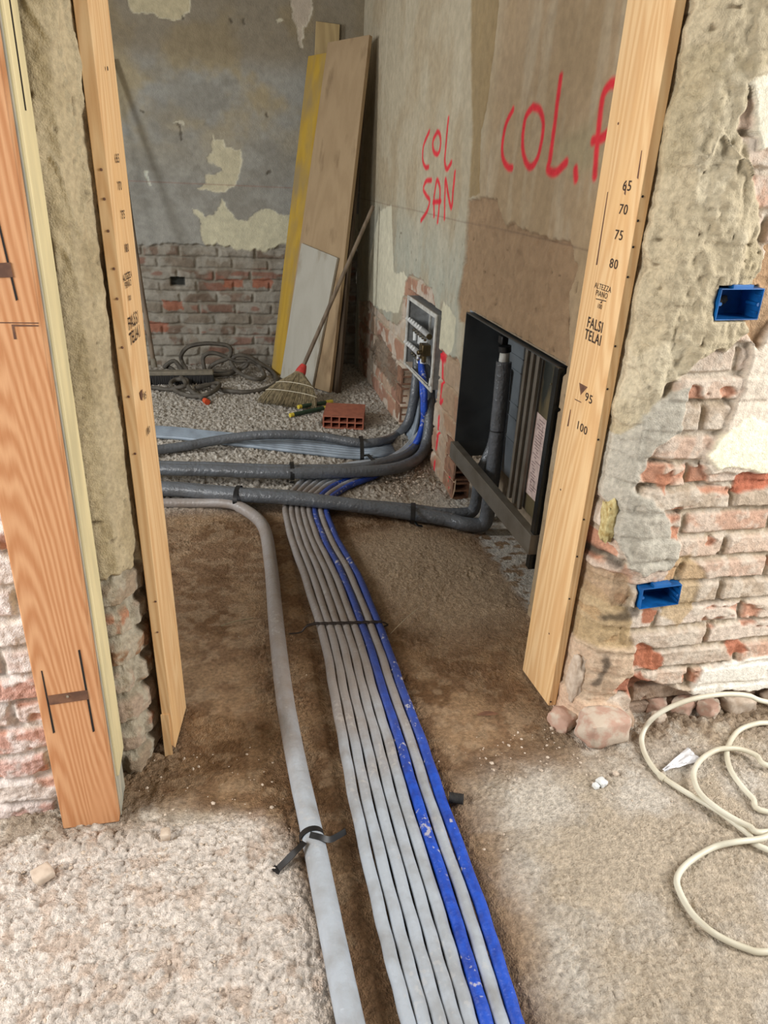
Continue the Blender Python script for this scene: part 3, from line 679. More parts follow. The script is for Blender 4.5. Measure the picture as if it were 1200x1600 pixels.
    # laser levelled line
    col = mix(col, lin((110, 90, 78)), sm(-np.abs(Z-1.262+0.004*(Y-3)), -0.005, -0.001)*0.4)
    # chase for the rising pipes and hollow for the manifold box
    wob = 0.02*(fbm(Z*14, Y*6, 3, 3)-.5)
    ch = sm(-(np.maximum(np.maximum(3.50-Y+wob, Y-4.22+wob), Z-0.46)), -0.008, 0.0)
    bx = sm(-(np.maximum(np.maximum(3.475-Y, Y-4.185), np.maximum(0.40-Z, Z-0.828))), -0.008, 0.0)
    rec = np.maximum(ch, bx); h = h*(1-rec)-rec*(0.15+0.02*(fbm(Y*24, Z*24, 2, 3)-.5)); col = mix(col, lin((138, 112, 92)), ch)
    # sprayed writing
    def spray(pts, r=0.010, o=o1):
        nonlocal col
        d = stroke(Y+0.002*(fbm(Y*90, Z*90, 1, 2)-.5), Z, [tuple(p) for p in smooth_pts(px_s(pts, *o), 5)])
        col = mix(col, lin((222, 44, 62)), sm(-d, -r*1.75, -r*0.55)*0.93)
    for s_ in ([(302, 560), (278, 620), (274, 680), (285, 712), (298, 712)], [(335, 562), (317, 600), (320, 645), (340, 655), (350, 610), (345, 570), (335, 562)], [(383, 505), (374, 600), (368, 690), (378, 720), (396, 692)],
               [(310, 768), (288, 772), (276, 805), (290, 835), (303, 855), (292, 900), (266, 940)], [(322, 920), (322, 840), (334, 768), (346, 800), (345, 860), (337, 945)], [(318, 862), (350, 858)], [(366, 930), (368, 840), (371, 765), (383, 830), (396, 885), (404, 810), (411, 735)]):
        spray(s_, 0.0105)
    for s_ in ([(657, 468), (628, 530), (613, 620), (618, 680), (638, 712), (655, 716)], [(742, 455), (712, 500), (699, 590), (706, 670), (730, 712), (760, 680), (780, 600), (785, 520), (770, 468), (742, 455)]):
        spray(s_, 0.011)
    for s_ in ([(862, 330), (848, 430), (832, 560), (815, 680), (808, 722), (840, 735), (885, 692)], [(925, 722), (927, 762)], [(1008, 750), (1015, 640), (1030, 500), (1042, 410), (1075, 358), (1105, 365), (1122, 420), (1100, 510), (1050, 580), (1000, 600)]):
        spray(s_, 0.0125)
    for s_ in ([(678, 545), (686, 556)], [(688, 562), (687, 600), (684, 628)], [(684, 632), (688, 626)], [(682, 652), (681, 680), (678, 700)], [(676, 722), (674, 742)], [(700, 728), (698, 760)]):
        spray(s_, 0.011, (0, 0, 1.0))
    spray([(680, 548), (690, 560)], 0.02, (0, 0, 1.0))
    return h, col
relief('wall_side', [(WX, 1.80), (WX, 5.82)], -0.04, 2.6, 0.0056, 0.0056, wall_side_fn, 'plaster', flip=-1,
       hole=lambda X, Y, Z: (Y > CAB[0]) & (Y < CAB[1]) & (Z < CAB[2]))

M['unseen_ceiling'] = plain('unseen_ceiling_plaster', (190, 182, 168), 0.95)
o = MB().b2((-3.3, -2.2, 3.05), (3.6, 6.0, 3.15)).build('unseen_ceiling', 'unseen_ceiling'); o['kind'] = 'structure'  # out of view; added to keep ambient light off the wall tops
# ---- recess behind the cabinet: rough plaster box set into the wall
mb_ = MB()
x0, x1 = WX+0.012, 1.235
mb_.box(((x0+x1)/2, CAB[0]-0.012, 0.44), (x1-x0, 0.02, 0.96)); mb_.box(((x0+x1)/2, (CAB[0]+CAB[1])/2, CAB[2]+0.003), (x1-x0, CAB[1]-CAB[0], 0.006))
mb_.box((x1+0.01, (CAB[0]+CAB[1])/2, 0.44), (0.02, CAB[1]-CAB[0]+0.04, 0.98))
M['recess'] = plain('recess_plaster', (150, 134, 112), 0.95, bump=0.6, dist=0.004, bscale=40)
o = mb_.build('wall_recess', 'recess'); o['kind'] = 'structure'

# ---- broken end of the side wall: hollow blocks seen from their open ends
def cells(mb, c, w, hh, dep, nu, nv, t, axu, axv, axw):
    """open block: honeycomb of webs; c centre of front face, axw into block"""
    c = np.array(c, float); axu, axv, axw = [np.array(a, float) for a in (axu, axv, axw)]
    for i in range(nu+1):
        mb.box(c+axu*(-w/2+t/2+(w-t)*i/nu)+axw*dep/2, (t, hh, dep), (axu, axv, axw))
    for j in range(nv+1):
        for i in range(nu):
            cu = -w/2+t/2+(w-t)*(i+0.5)/nu
            mb.box(c+axu*cu+axv*(-hh/2+t/2+(hh-t)*j/nv)+axw*dep/2, ((w-t)/nu-t*0.98, t, dep), (axu, axv, axw))
    return mb
e_ = MB()
for k in range(3): cells(e_, (WX+0.052, 3.083, 0.047+0.098*k), 0.085, 0.088, 0.16, 1, 2, 0.010, (1, 0, 0), (0, 0, 1), (0, 1, 0))
o = e_.build('wall_side_blocks', 'terra_dark', smooth=False); o['kind'] = 'structure'
e_ = MB()
for k in range(3): cells(e_, (WX+0.055, 4.225, 0.07+0.12*k), 0.09, 0.10, 0.12, 1, 2, 0.011, (1, 0, 0), (0, 0, 1), (0, 1, 0))
o = e_.build('wall_chase_blocks', 'terra_dark', smooth=False); o['kind'] = 'structure'

# ================================================================== THINGS
# ---- pine boards of the sub-frame
def pine_board(org, corners, label, group=None):
    """corners: bottom/top plan rectangles [(x,y)]*4 at z0 and z1"""
    t = empty('pine_board', org, label, 'wooden board', group)
    return t
def board_mesh(bot, top, zb, zt, parent, mat='pine', name='plank', bevel=0.0015):
    """bot, top lists of 4 plan points (ccw), zb list of 4 heights, zt height; subdivided in z"""
    mb = MB(); n = 24; V = []
    for k in range(n+1):
        t = k/n
        for i in range(4):
            x = bot[i][0]*(1-t)+top[i][0]*t; y = bot[i][1]*(1-t)+top[i][1]*t; z = zb[i]*(1-t)+zt*t
            V.append((x, y, z))
    F = []
    for k in range(n):
        for i in range(4):
            j = (i+1) % 4; F.append((k*4+i, k*4+j, (k+1)*4+j, (k+1)*4+i))
    F.append((3, 2, 1, 0)); F.append((n*4, n*4+1, n*4+2, n*4+3))
    mb.add(V, F); return mb.build(name, mat, parent, smooth=False, bevel=bevel)

# right board: printed face looks left (-X)
RB = empty('pine_board', (0.912, 1.655, 0.02), 'right pine sub-frame board of the opening, printed with numbers and FALSI TELAI', 'wooden board')
board_mesh([(0.900, 1.557), (0.924, 1.557), (0.924, 1.757), (0.900, 1.757)], [(0.900, 1.557), (0.924, 1.557), (0.924, 1.757), (0.900, 1.757)], [0.022, 0.022, 0.002, 0.002], 2.06, RB)
def rb(x, y): return OX(x, y, 0.8996)
rgt, upv = (0, -1, 0), (0, 0, 1)
for s_, x, y, sz in (('65', 980, 291, 0.030), ('70', 974, 328, 0.030), ('75', 967, 368, 0.030), ('80', 959, 413, 0.030), ('95', 920, 623, 0.031), ('100', 909, 669, 0.031)):
    text(s_, sz, rb(x, y), rgt, upv, 'print', RB, xs=1.25, bold=0.0002)
text('ALTEZZA\nPIANO', 0.019, rb(941, 455), rgt, upv, 'print', RB, xs=0.95)
text('100', 0.016, rb(937, 479), rgt, upv, 'print', RB, xs=0.9)
text('FALSI\nTELAI', 0.036, rb(928, 518), rgt, upv, 'print', RB, xs=0.88, bold=0.0005)
def decal(mb, pts, X=0.8994):
    """small polygon plate on the printed face"""
    V = [OX(x, y, X) for x, y in pts]; W2 = [v+np.array([0.0004, 0, 0]) for v in V]; n = len(V)
    mb.add(V+W2, [tuple(range(n)), tuple(range(2*n-1, n-1, -1))]+[(i, i+n, (i+1) % n+n, (i+1) % n) for i in range(n)])
    return mb
d_ = MB(); decal(d_, [(931, 466), (947, 470), (947, 471.5), (931, 467.5)]); decal(d_, [(937, 473), (941, 470), (940, 474)])
d_.build('printed_arrow', 'print', RB, smooth=False)
d_ = MB(); decal(d_, [(905, 598), (918, 605), (907, 617)]); decal(d_, [(898, 623), (908, 628), (908, 629.5), (898, 624.5)]); d_.build('printed_arrow', 'rust', RB, smooth=False)
d_ = MB()
for pts in ([(891, 640), (892, 640), (888, 666), (886, 666)], [(949, 300), (950, 300), (933, 414), (931, 414)], [(1002, 235), (1003, 235), (997, 280), (995, 278)], [(977, 290), (979, 285), (977, 305), (975, 303)]): decal(MB(), pts).build('crack', 'rust', RB, smooth=False)
# nail heads down the narrow edge
for (x, y) in ((1004, 307), (996, 345), (988, 386), (980, 433), (961, 541), (949, 608), (933, 687), (907, 812), (896, 870), (886, 936), (856, 1097)):
    p = OY(x, y, 1.5565); p[0] = min(max(p[0], 0.905), 0.919)
    MB().tube([p, p-np.array([0, 0.0012, 0])], [0.0028, 0.0022], 8).build('nail_hole', 'slot', RB)
for (x, y) in ((966, 193), (876, 765), (858, 990)):
    p = rb(x, y); MB().tube([p, p-np.array([0.0012, 0, 0])], [0.003, 0.002], 8).build('nail_hole', 'rust', RB)

# left board: printed face looks right (+X)
LB = empty('pine_board', (-0.185, 1.655, 0.01), 'pine sub-frame board standing at the left side of the opening against the cement jamb', 'wooden board')
board_mesh([(-0.203, 1.558), (-0.178, 1.557), (-0.157, 1.742), (-0.182, 1.745)], [(-0.224, 1.558), (-0.199, 1.557), (-0.187, 1.742), (-0.212, 1.745)], [0.055, 0.020, 0.0, 0.05], 2.06, LB)
MB().b2((-0.206, 1.552, 0.0), (-0.186, 1.558, 0.14)).build('batten_stub', 'pine', LB, smooth=False)
def lbx(x, y, push=0.0008):
    # intersect ray with the board face plane
    A0 = np.array([-0.178, 1.557, 0.02]); A1 = np.array([-0.157, 1.742, 0.0]); A2 = np.array([-0.199, 1.557, 2.06])
    n_ = np.cross(A1-A0, A2-A0); n_ /= np.linalg.norm(n_)
    if n_[0] < 0: n_ = -n_
    d = ray(x, y); t = ((A0-CAM)@n_)/(d@n_); return CAM+d*t+n_*push
lr = np.array([0.021, 0.185, 0]); lr /= np.linalg.norm(lr)
for s_, x, y, sz in (('65', 183, 248, 0.022), ('70', 187, 291, 0.022), ('75', 192, 336, 0.022), ('80', 198, 388, 0.022), ('95', 226, 619, 0.022), ('100', 231, 674, 0.022)):
    text(s_, sz, lbx(x, y), lr, upv, 'print', LB, xs=1.0, bold=0.0006)
text('ALTEZZA\nPIANO', 0.018, lbx(199, 438), lr, upv, 'print', LB, xs=0.9, bold=0.0004)
text('100', 0.014, lbx(202, 466), lr, upv, 'print', LB, xs=0.9, bold=0.0004)
text('FALSI\nTELAI', 0.036, lbx(209, 513), lr, upv, 'print', LB, xs=1.0, bold=0.0005)
def lb_poly(pts):
    V = [lbx(x, y, 0.0010) for x, y in pts]; n = len(V); W2 = [v-np.array([0.0006, 0, 0]) for v in V]
    return MB().add(V+W2, [tuple(range(n)), tuple(range(2*n-1, n-1, -1))]+[(i, i+n, (i+1) % n+n, (i+1) % n) for i in range(n)])
lb_poly([(218, 614), (222, 608), (222, 626), (220, 624)]).build('printed_arrow', 'rust', LB, smooth=False)
for (x, y) in ((167, 107),):
    p = lbx(x, y); MB().tube([p, p+np.array([0.0012, 0, 0])], [0.004, 0.003], 8).build('nail_hole', 'slot', LB)
for (x, y) in ((158, 265), (163, 311), (169, 361), (178, 420), (183, 467), (191, 543), (201, 620), (211, 709), (243, 940), (246, 988)):
    p = OY(x, y, 1.5565); MB().tube([p, p-np.array([0, 0.0012, 0])], [0.0028, 0.002], 8).build('nail_hole', 'rust', LB)

# ---- orange stained door post with its cream painted side
DP = empty('door_post', (-0.361, 1.40, 0.0), 'orange stained wooden door post with cream painted side standing against the left wall', 'door frame')
p_ = MB().b2((-0.424, 1.34, 0.010), (-0.2985, 1.366, 2.06)); p_.build('front_board', 'orange', DP, smooth=False, bevel=0.003)
MB().b2((-0.302, 1.3665, 0.0), (-0.2965, 1.374, 2.06)).build('edge_strip', 'sage', DP, smooth=False, bevel=0.001)
MB().b2((-0.40, 1.3745, 0.12), (-0.2905, 1.474, 2.06)).build('side_board', 'cream', DP, smooth=False, bevel=0.004)
MB().b2((-0.40, 1.380, 0.0), (-0.298, 1.462, 0.1195)).build('side_board', 'sage', DP, smooth=False, bevel=0.004)
# groove for the old seal, ending part way down
g_ = MB(); zt_ = OX(45, 175, -0.295)[2]
g_.b2((-0.2925, 1.410, zt_), (-0.2895, 1.417, 2.05)); g_.build('seal_groove', 'slot', DP, smooth=False)
def dp_poly(pts, push=0.0006):
    V = [OY(x, y, 1.34)-np.array([0, push, 0]) for x, y in pts]; n = len(V); W2 = [v+np.array([0, push*1.2, 0]) for v in V]
    return MB().add(V+W2, [tuple(range(n))[::-1], tuple(range(n, 2*n))]+[(i, i+n, (i+1) % n+n, (i+1) % n)[::-1] for i in range(n)])
for pts in ([(64, 1048), (66, 1048), (86, 1144), (83, 1146)], [(122, 1016), (125, 1015), (148, 1142), (145, 1144)], [(-14, 305), (-11, 305), (28, 468), (25, 470)]):
    dp_poly(pts).build('hinge_slot', 'slot', DP, smooth=False)
for pts in ([(74, 1087), (136, 1078), (139, 1092), (78, 1101)], [(-30, 412), (16, 410), (21, 433), (-26, 434)]):
    dp_poly(pts, 0.0016).build('hinge_plate', 'rust', DP, smooth=False)
dp_poly([(-20, 503), (60, 504), (60, 505.5), (-20, 504.5)]).build('score_line', 'rust', DP, smooth=False)
dp_poly([(18, 507), (60, 508), (60, 510), (22, 510), (26, 530), (22, 530)]).build('score_line', 'rust', DP, smooth=False)
p = OY(106, 1087, 1.34); MB().tube([p+np.array([0, -0.0012, 0]), p+np.array([0, -0.004, 0])], [0.004, 0.003], 10).build('rivet', 'chrome', DP)

# ---- planks leaning in the far corner
def slab(mb, BL, BR, TR, TL, t):
    BL, BR, TR, TL = [np.array(a, float) for a in (BL, BR, TR, TL)]
    n_ = np.cross(BR-BL, TL-BL); n_ /= np.linalg.norm(n_)
    if n_[1] > 0: n_ = -n_      # n_ points to the viewer
    V = [BL, BR, TR, TL]+[v-n_*t for v in (BL, BR, TR, TL)]
    return mb.add(V, [(0, 1, 2, 3), (7, 6, 5, 4), (0, 4, 5, 1), (1, 5, 6, 2), (2, 6, 7, 3), (3, 7, 4, 0)]), n_
PBL = np.array([0.415, 5.385, 0.005]); PBR = np.array([0.720, 4.955, 0.005]); PTR = OY(577, 54, 5.215); _n = np.cross(PBR-PBL, PTR-PBL); _d = ray(512, 66); PTL = CAM+_d*(((PBL-CAM)@_n)/(_d@_n))
m_, PN = slab(MB(), PBL, PBR, PTR, PTL, 0.03)
tag(m_.build('plank', 'oldwood', smooth=False, bevel=0.003, origin=(0.57, 5.17, 0.0)), 'widest weathered brown plank leaning in the far corner, edge towards the side wall', 'plank')
ex = (PBR-PBL)/np.linalg.norm(PBR-PBL); ez = (PTL-PBL)/np.linalg.norm(PTL-PBL)
def onplank(u, w, off=0.0):  # u metres along bottom edge, w metres up the plank
    return PBL+ex*u+ez*w-PN*off
# yellow one behind, sticking out on the left
m_, _ = slab(MB(), onplank(-0.16, 0.0, 0.036), onplank(0.22, 0, 0.036), onplank(0.10, 2.17, 0.036), onplank(-0.215, 2.15, 0.036), 0.025)
ob = m_.build('plank', 'yellowwood', smooth=False, bevel=0.002); tag(ob, 'yellow painted formwork panel behind the brown plank, showing on its left', 'plank')
# lime covered short board in front
m_, _ = slab(MB(), onplank(0.02, 0.0, -0.024), onplank(0.37, 0, -0.024), onplank(0.42, 0.905, -0.024), onplank(0.045, 0.965, -0.024), 0.02)
tag(m_.build('plank', 'whitewood', smooth=False, bevel=0.002), 'short grey lime covered board leaning in front of the brown plank', 'plank')
# darker plank further back, its edge seen on the right
m_, _ = slab(MB(), onplank(0.36, 0.0, 0.040), onplank(0.575, 0, 0.040), onplank(0.34, 2.05, 0.040), onplank(0.20, 2.05, 0.040), 0.03)
tag(m_.build('plank', 'darkwood', smooth=False, bevel=0.002), 'dark narrow plank behind the brown one, only its right edge showing', 'plank')
# pale one standing tallest, behind
BLp = np.array([0.60, 5.66, 0.0]); BRp = np.array([0.79, 5.66, 0.0])
m_, _ = slab(MB(), BLp, BRp, OY(531, 38, 5.77), OY(494, 33, 5.77), 0.02)
tag(m_.build('plank', 'paleboard', smooth=False, bevel=0.002), 'pale narrow board standing tallest behind the leaning planks', 'plank')

# ---- straw broom
sb = OY(474, 572, 4.80)   # collar
SBO = (sb[0], sb[1], 0.0)
SB = empty('straw_broom', SBO, 'straw broom with red collar leaning with its handle against the side wall', 'broom')
top_ = OY(583, 322, 5.02)
dirh = (top_-sb)/np.linalg.norm(top_-sb)
MB().tube([sb-dirh*0.03, sb+(top_-sb)*0.33, sb+(top_-sb)*0.66, top_], [0.0135, 0.0135, 0.013, 0.012], 12).build('handle', 'handle', SB)
MB().tube([sb-dirh*0.085, sb-dirh*0.03, sb-dirh*0.0, sb+dirh*0.012], [0.042, 0.034, 0.024, 0.018], 16).build('collar', 'red_plastic', SB)
tipL = FL(402, 626, 0.02); tipR = FL(492, 640, 0.02); start = sb-dirh*0.06
wdir = tipR-tipL; wl = np.linalg.norm(wdir); wdir /= wl
tdir = np.cross(wdir, (start-(tipL+tipR)/2)/np.linalg.norm(start-(tipL+tipR)/2)); tdir /= np.linalg.norm(tdir)
def fanpt(s, t, k=0):
    """s across -1..1, t down 0..1"""
    end = (tipL+tipR)/2+wdir*s*wl/2
    end = end-np.array([0, 0, end[2]-0.012])+np.array([0, 0, 0.03*(1-abs(s))*0.0])
    st_ = start+wdir*s*0.034
    spread = t**0.8
    p = st_*(1-t)+end*t+(wdir*s*wl*0.10)*math.sin(math.pi*t)
    th = 0.036*(1-0.3*t)
    return p+tdir*k*th
def solid(i, j):
    th = i*2*math.pi; return fanpt(math.cos(th)*0.97, j*0.90, math.sin(th)*0.8)
MB().grid(solid, 36, 8).build('straw_core', 'straw', SB)
st = MB()
for i in range(420):
    s_ = random.uniform(-1, 1); k = math.sqrt(max(0, 1-s_*s_))*random.choice((-1, 1))*random.uniform(0.75, 1.05)
    e0 = random.uniform(0.93, 1.03); P = [fanpt(s_*(1+0.05*random.random()*q), q*e0, k) for q in (0, 0.3, 0.6, 0.85, 1)]
    for q in P: q[2] = max(q[2], 0.004)
    st.tube(P, [0.0024, 0.0022, 0.002, 0.0016, 0.0012], 4)
st.build('straw', 'straw', SB)
for tt in (0.36, 0.62):
    P = [fanpt(math.cos(a_)*1.03, tt, math.sin(a_)*1.12) for a_ in np.linspace(0, 2*math.pi, 40)]
    MB().tube(P, 0.0028, 6, caps=False).build('stitching', 'string', SB)

# ---- push broom, head upside right on the floor, handle leaning on the back wall
PBO = (-0.32, 5.27, 0.0)
PB = empty('push_broom', PBO, 'wide push broom with dark bristles, handle leaning on the back wall', 'broom')
MB().b2((-0.60, 5.235, 0.062), (-0.075, 5.305, 0.092)).build('block', 'brushblock', PB, bevel=0.008)
br_ = MB()
random.seed(3)
for i in range(60):
    for j in range(5):
        x = -0.595+0.515*i/59; y = 5.24+0.06*j/4; dx = random.uniform(-.006, .006); dy = (j-2)*0.006+random.uniform(-.004, .004)
        br_.tube([(x, y, 0.063), (x+dx*.5, y+dy*.5, 0.035), (x+dx, y+dy, 0.001)], [0.0052, 0.0058, 0.0045], 5)
br_.build('bristles', 'bristle', PB)
hb = OY(241, 572, 5.27); ht = OY(172, 92, 5.765)
mid = [hb+(ht-hb)*t+np.array([-0.012, 0, 0.0])*math.sin(math.pi*t) for t in np.linspace(0, 1, 9)]
MB().tube(mid, [0.016]*2+[0.0145]*7, 12).build('handle', 'handle', PB)
MB().tube([hb-(ht-hb)/np.linalg.norm(ht-hb)*0.01, hb+(ht-hb)/np.linalg.norm(ht-hb)*0.05], [0.022, 0.019], 12).build('socket', 'brushblock', PB)

# ---- tangled hose
def hz(x, y, lift=0.016, Ym=5.50):
    x, y = 230+x/5.4545, 520+y/5.4545
    P = FL(x, y, lift)
    if P[1] > Ym: P = OY(x, y, Ym)
    return P
H = [[(0, 462, .014), (150, 482, .014), (260, 470, .03), (330, 430, .05), (200, 300, .03), (150, 290, .03), (230, 240, .03), (300, 320, .04), (340, 330, .05)],
     [(300, 255, .03), (290, 190, .03), (350, 120, .03), (480, 92, .03), (600, 95, .03), (690, 112, .03), (715, 160, .03), (680, 220, .03), (600, 250, .03), (540, 290, .03), (525, 335, .03), (495, 330, .03)],
     [(475, 225, .03), (505, 182, .03), (570, 172, .03), (660, 200, .03), (760, 240, .03), (840, 240, .03), (850, 275, .03), (790, 310, .03), (690, 330, .04), (560, 325, .05), (420, 345, .05), (560, 362, .03), (700, 350, .03), (790, 300, .045), (870, 240, .03)],
     [(960, 290, .03), (1000, 370, .03), (950, 395, .04), (850, 375, .05), (760, 320, .05), (715, 250, .05), (740, 205, .04), (800, 190, .03), (880, 210, .03), (960, 260, .03), (1050, 320, .014), (1100, 380, .014), (1080, 440, .014), (960, 490, .014), (800, 505, .014), (650, 490, .014), (560, 455, .03), (500, 445, .03)],
     [(420, 470, .03), (600, 430, .045), (600, 470, .045), (520, 525, .03), (400, 545, .014), (270, 510, .014), (200, 440, .03), (240, 400, .04), (330, 400, .05), (345, 450, .04), (380, 500, .03), (440, 540, .016), (490, 575, .014)]]
pts = [hz(x, y, z) for seg in H for (x, y, z) in seg]
HO = empty('hose', (-0.1, 5.4, 0.0), 'dusty grey rubber hose lying in tangled loops by the back wall', 'hose')
sp_ = smooth_pts(pts, 5)
for q in sp_: q[1] = min(q[1], 5.70); q[2] = max(q[2], 0.014)
MB().tube(sp_, 0.0155, 9).build('rubber_tube', 'hose', HO)
e0 = pts[-1]; e1 = pts[-1]+(pts[-1]-pts[-2])/np.linalg.norm(pts[-1]-pts[-2])*0.045
MB().tube([e0, e1], [0.018, 0.020], 14).build('coupling', 'orange_plastic', HO)
MB().tube([e0-(e1-e0)*0.6, e0+(e1-e0)*0.02], [0.016, 0.017], 12).build('hose_clip', 'bristle', HO)

# ---- hollow clay block on the floor
a0 = FL(504, 669); a1 = FL(568, 672); ub = (a1-a0); ub[2] = 0; ub /= np.linalg.norm(ub); wb = np.array([-ub[1], ub[0], 0])
# towards the back
hb_ = cells(MB(), (a0+a1)/2+np.array([0, 0, 0.041]), 0.25, 0.08, 0.27, 5, 2, 0.0075, ub, (0, 0, 1), wb)
tag(hb_.build('hollow_brick', 'terracotta', smooth=False), 'terracotta hollow brick lying flat with its ten holes facing out, near the straw broom', 'brick')

# ---- two dark green rods with yellow ends, small pipe offcut
g1 = 'green rods beside the straw broom'
def rod(a, b, r, label):
    a = np.array(a); b = np.array(b); d = (b-a)
    t = empty('paint_stick', tuple((a+b)/2*np.array([1, 1, 0])), label, 'rod', g1)
    MB().tube([a+d*0.08, a+d*0.8], r, 10).build('shaft', 'greytool', t)
    MB().tube([a, a+d*0.08], [r*0.95, r*1.02], 10).build('end_cap', 'yellowtip', t)
    MB().tube([a+d*0.8, b], [r*1.04, r], 10).build('end_cap', 'yellowtip', t)
rod(FL(453, 649, 0.016), FL(516, 627, 0.016)+np.array([-.01, -.12, 0]), 0.014, 'dark green rod with yellow ends, the nearer one beside the straw broom')
rod(FL(466, 636, 0.044), FL(517, 624, 0.030)+np.array([0, -.05, 0.0]), 0.014, 'dark green rod with yellow ends, lying behind the nearer one')
c_ = FL(501, 664, 0.012); MB_ = MB().tube([c_, c_+np.array([0.03, 0.10, 0])], 0.012, 12)
tag(MB_.build('pipe_offcut', 'galv'), 'short grey pipe offcut beside the hollow brick', 'pipe offcut')
MBr = MB()

# ---- floor pipes: bundle of eight running towards the viewer
Lp = [(640, 1680), (626, 1600), (600, 1500), (576, 1400), (544, 1252), (528, 1160), (514, 1080), (500, 1000), (470, 900), (450, 840), (442, 790), (459, 760), (482, 742)]
Rp = [(848, 1680), (820, 1600), (789, 1500), (756, 1400), (700, 1252), (668, 1160), (636, 1080), (607, 1000), (565, 900), (530, 840), (515, 790), (546, 762), (592, 744)]
kinds = ['g', 'g', 'g', 'g', 'g', 'b', 'g', 'b']
ordn = ['outermost left grey pipe', 'second grey pipe from the left', 'third grey pipe from the left', 'fourth grey pipe from the left', 'grey pipe just left of the inner blue one',
        'inner blue pipe with grey pipes on both sides', 'single grey pipe between the two blue ones', 'outermost right blue pipe']
BG = 'insulated pipes in the bundle running through the doorway'
for i in range(8):
    t = (i+0.5)/8; P = []
    for (l, r_) in zip(Lp, Rp):
        a = FL(*l, 0.016); b = FL(*r_, 0.016); P.append(a*(1-t)+b*t)
    e = P[-1]
    # carry on under the second big pipe and up inside the chase
    P += [np.array([0.60+0.26*t, 3.55-0.02*t, 0.016]), np.array([0.86+0.08*t, 3.63-0.05*t, 0.018])]
    xr = 1.155 if kinds[i] == 'g' else 1.075
    yr = {0: 3.99, 1: 3.945, 2: 3.90, 3: 3.855, 4: 3.81, 6: 3.765, 5: 3.80, 7: 3.755}[i]
    if kinds[i] == 'g': P += [np.array([1.05, 3.72-0.04*t+0.02*(7-i), 0.03]), np.array([1.13, yr, 0.10]), np.array([xr, yr, 0.22]), np.array([xr, yr, 0.43])]
    else:
        q = 0 if i == 5 else 1
        P += [OX(636-6*q, 706+3*q, 0.985), OX(652-3*q, 690+2*q, 1.035), OX(660, 664, xr), OX(664-3*(1-q), 636, xr), OX(663-4*(1-q), 600, xr), OX(657-1*(1-q), 556, 1.105)]
    sp = smooth_pts(P, 8); rr = []
    for k, q in enumerate(sp):
        rr.append(0.0144)
        # tiny waviness
        q[0] += 0.0009*math.sin(k*1.1+i*2); q[2] += 0.0006*math.sin(k*0.9+i)
    ob = MB().tube(sp, rr, 16, flat=1.04).build('insulated_pipe', 'foam_grey' if kinds[i] == 'g' else 'foam_blue')
    tag(ob, ordn[i]+' in the floor bundle through the doorway', 'pipe', BG)

# ---- single thicker pipe to the left of the bundle
P = [FL(570, 1700, .028), FL(548, 1600, .028), FL(517, 1450, .028), FL(487, 1300, .028), FL(465, 1200, .028), FL(445, 1090, .028), FL(432, 980, .028), FL(423, 880, .028), FL(411, 822, .028), np.array([0.055, 3.03, .03]), np.array([-0.03, 3.10, .03]), np.array([-0.16, 3.15, .016]), np.array([-0.4, 3.18, .014])]
sp = smooth_pts(P, 8)
tag(MB().tube(sp, [0.0265 if k < len(sp)-22 else 0.022 for k in range(len(sp))], 20, wob=0.02).build('insulated_pipe', 'foam_grey'), 'single thick grey pipe lying to the left of the bundle', 'pipe')

# ---- crossing pipes
def pipe(P, r, mat, label, name='insulated_pipe', group=None, n=18, sub=8, wob=0.015, mn=None):
    ob = MB().tube(smooth_pts(P, sub), r, n, wob=wob).build(name, mat); tag(ob, label, 'pipe', group); return ob
XG = 'thick dark grey pipes crossing the floor'
def off(P, d): return [np.array(p)+np.array(d) for p in P]
# nearest pair, turning up into the cabinet
base3 = [np.array([-1.2, 3.42, .062]), FL(250, 764, .062), FL(320, 769, .062), FL(380, 774, .066), FL(460, 779, .064), FL(540, 788, .056), FL(600, 796, .044), FL(650, 804, .034)]
A3 = base3+[FL(700, 812, .032), np.array([1.02, 2.755, .032]), np.array([1.095, 2.735, .034]), np.array([1.112, 2.733, .07]), np.array([1.115, 2.735, .14]), np.array([1.12, 2.74, .30]), np.array([1.125, 2.76, .55]), np.array([1.125, 2.775, .76])]
pipe(A3, 0.0325, 'foam_dark', 'nearest thick dark grey pipe crossing the floor and rising into the steel cabinet', group=XG, sub=6)
B3 = off(base3, (0.0, 0.062, -0.016)); B3[5] = B3[5]+np.array([0, 0.0, -0.01]); B3 = B3+[np.array([0.93, 2.885, .030]), np.array([1.035, 2.865, .030]), np.array([1.088, 2.862, .04]), np.array([1.104, 2.862, .09]), np.array([1.108, 2.862, .2]), np.array([1.125, 2.875, .25]), np.array([1.172, 2.90, .36]), np.array([1.176, 2.905, .50]), np.array([1.176, 2.905, .70])]
for q in B3: q[2] = max(q[2], 0.029)
pipe(B3, 0.028, 'foam_dark', 'second dark grey pipe hugging the far side of the nearest crossing pipe', group=XG, sub=6)
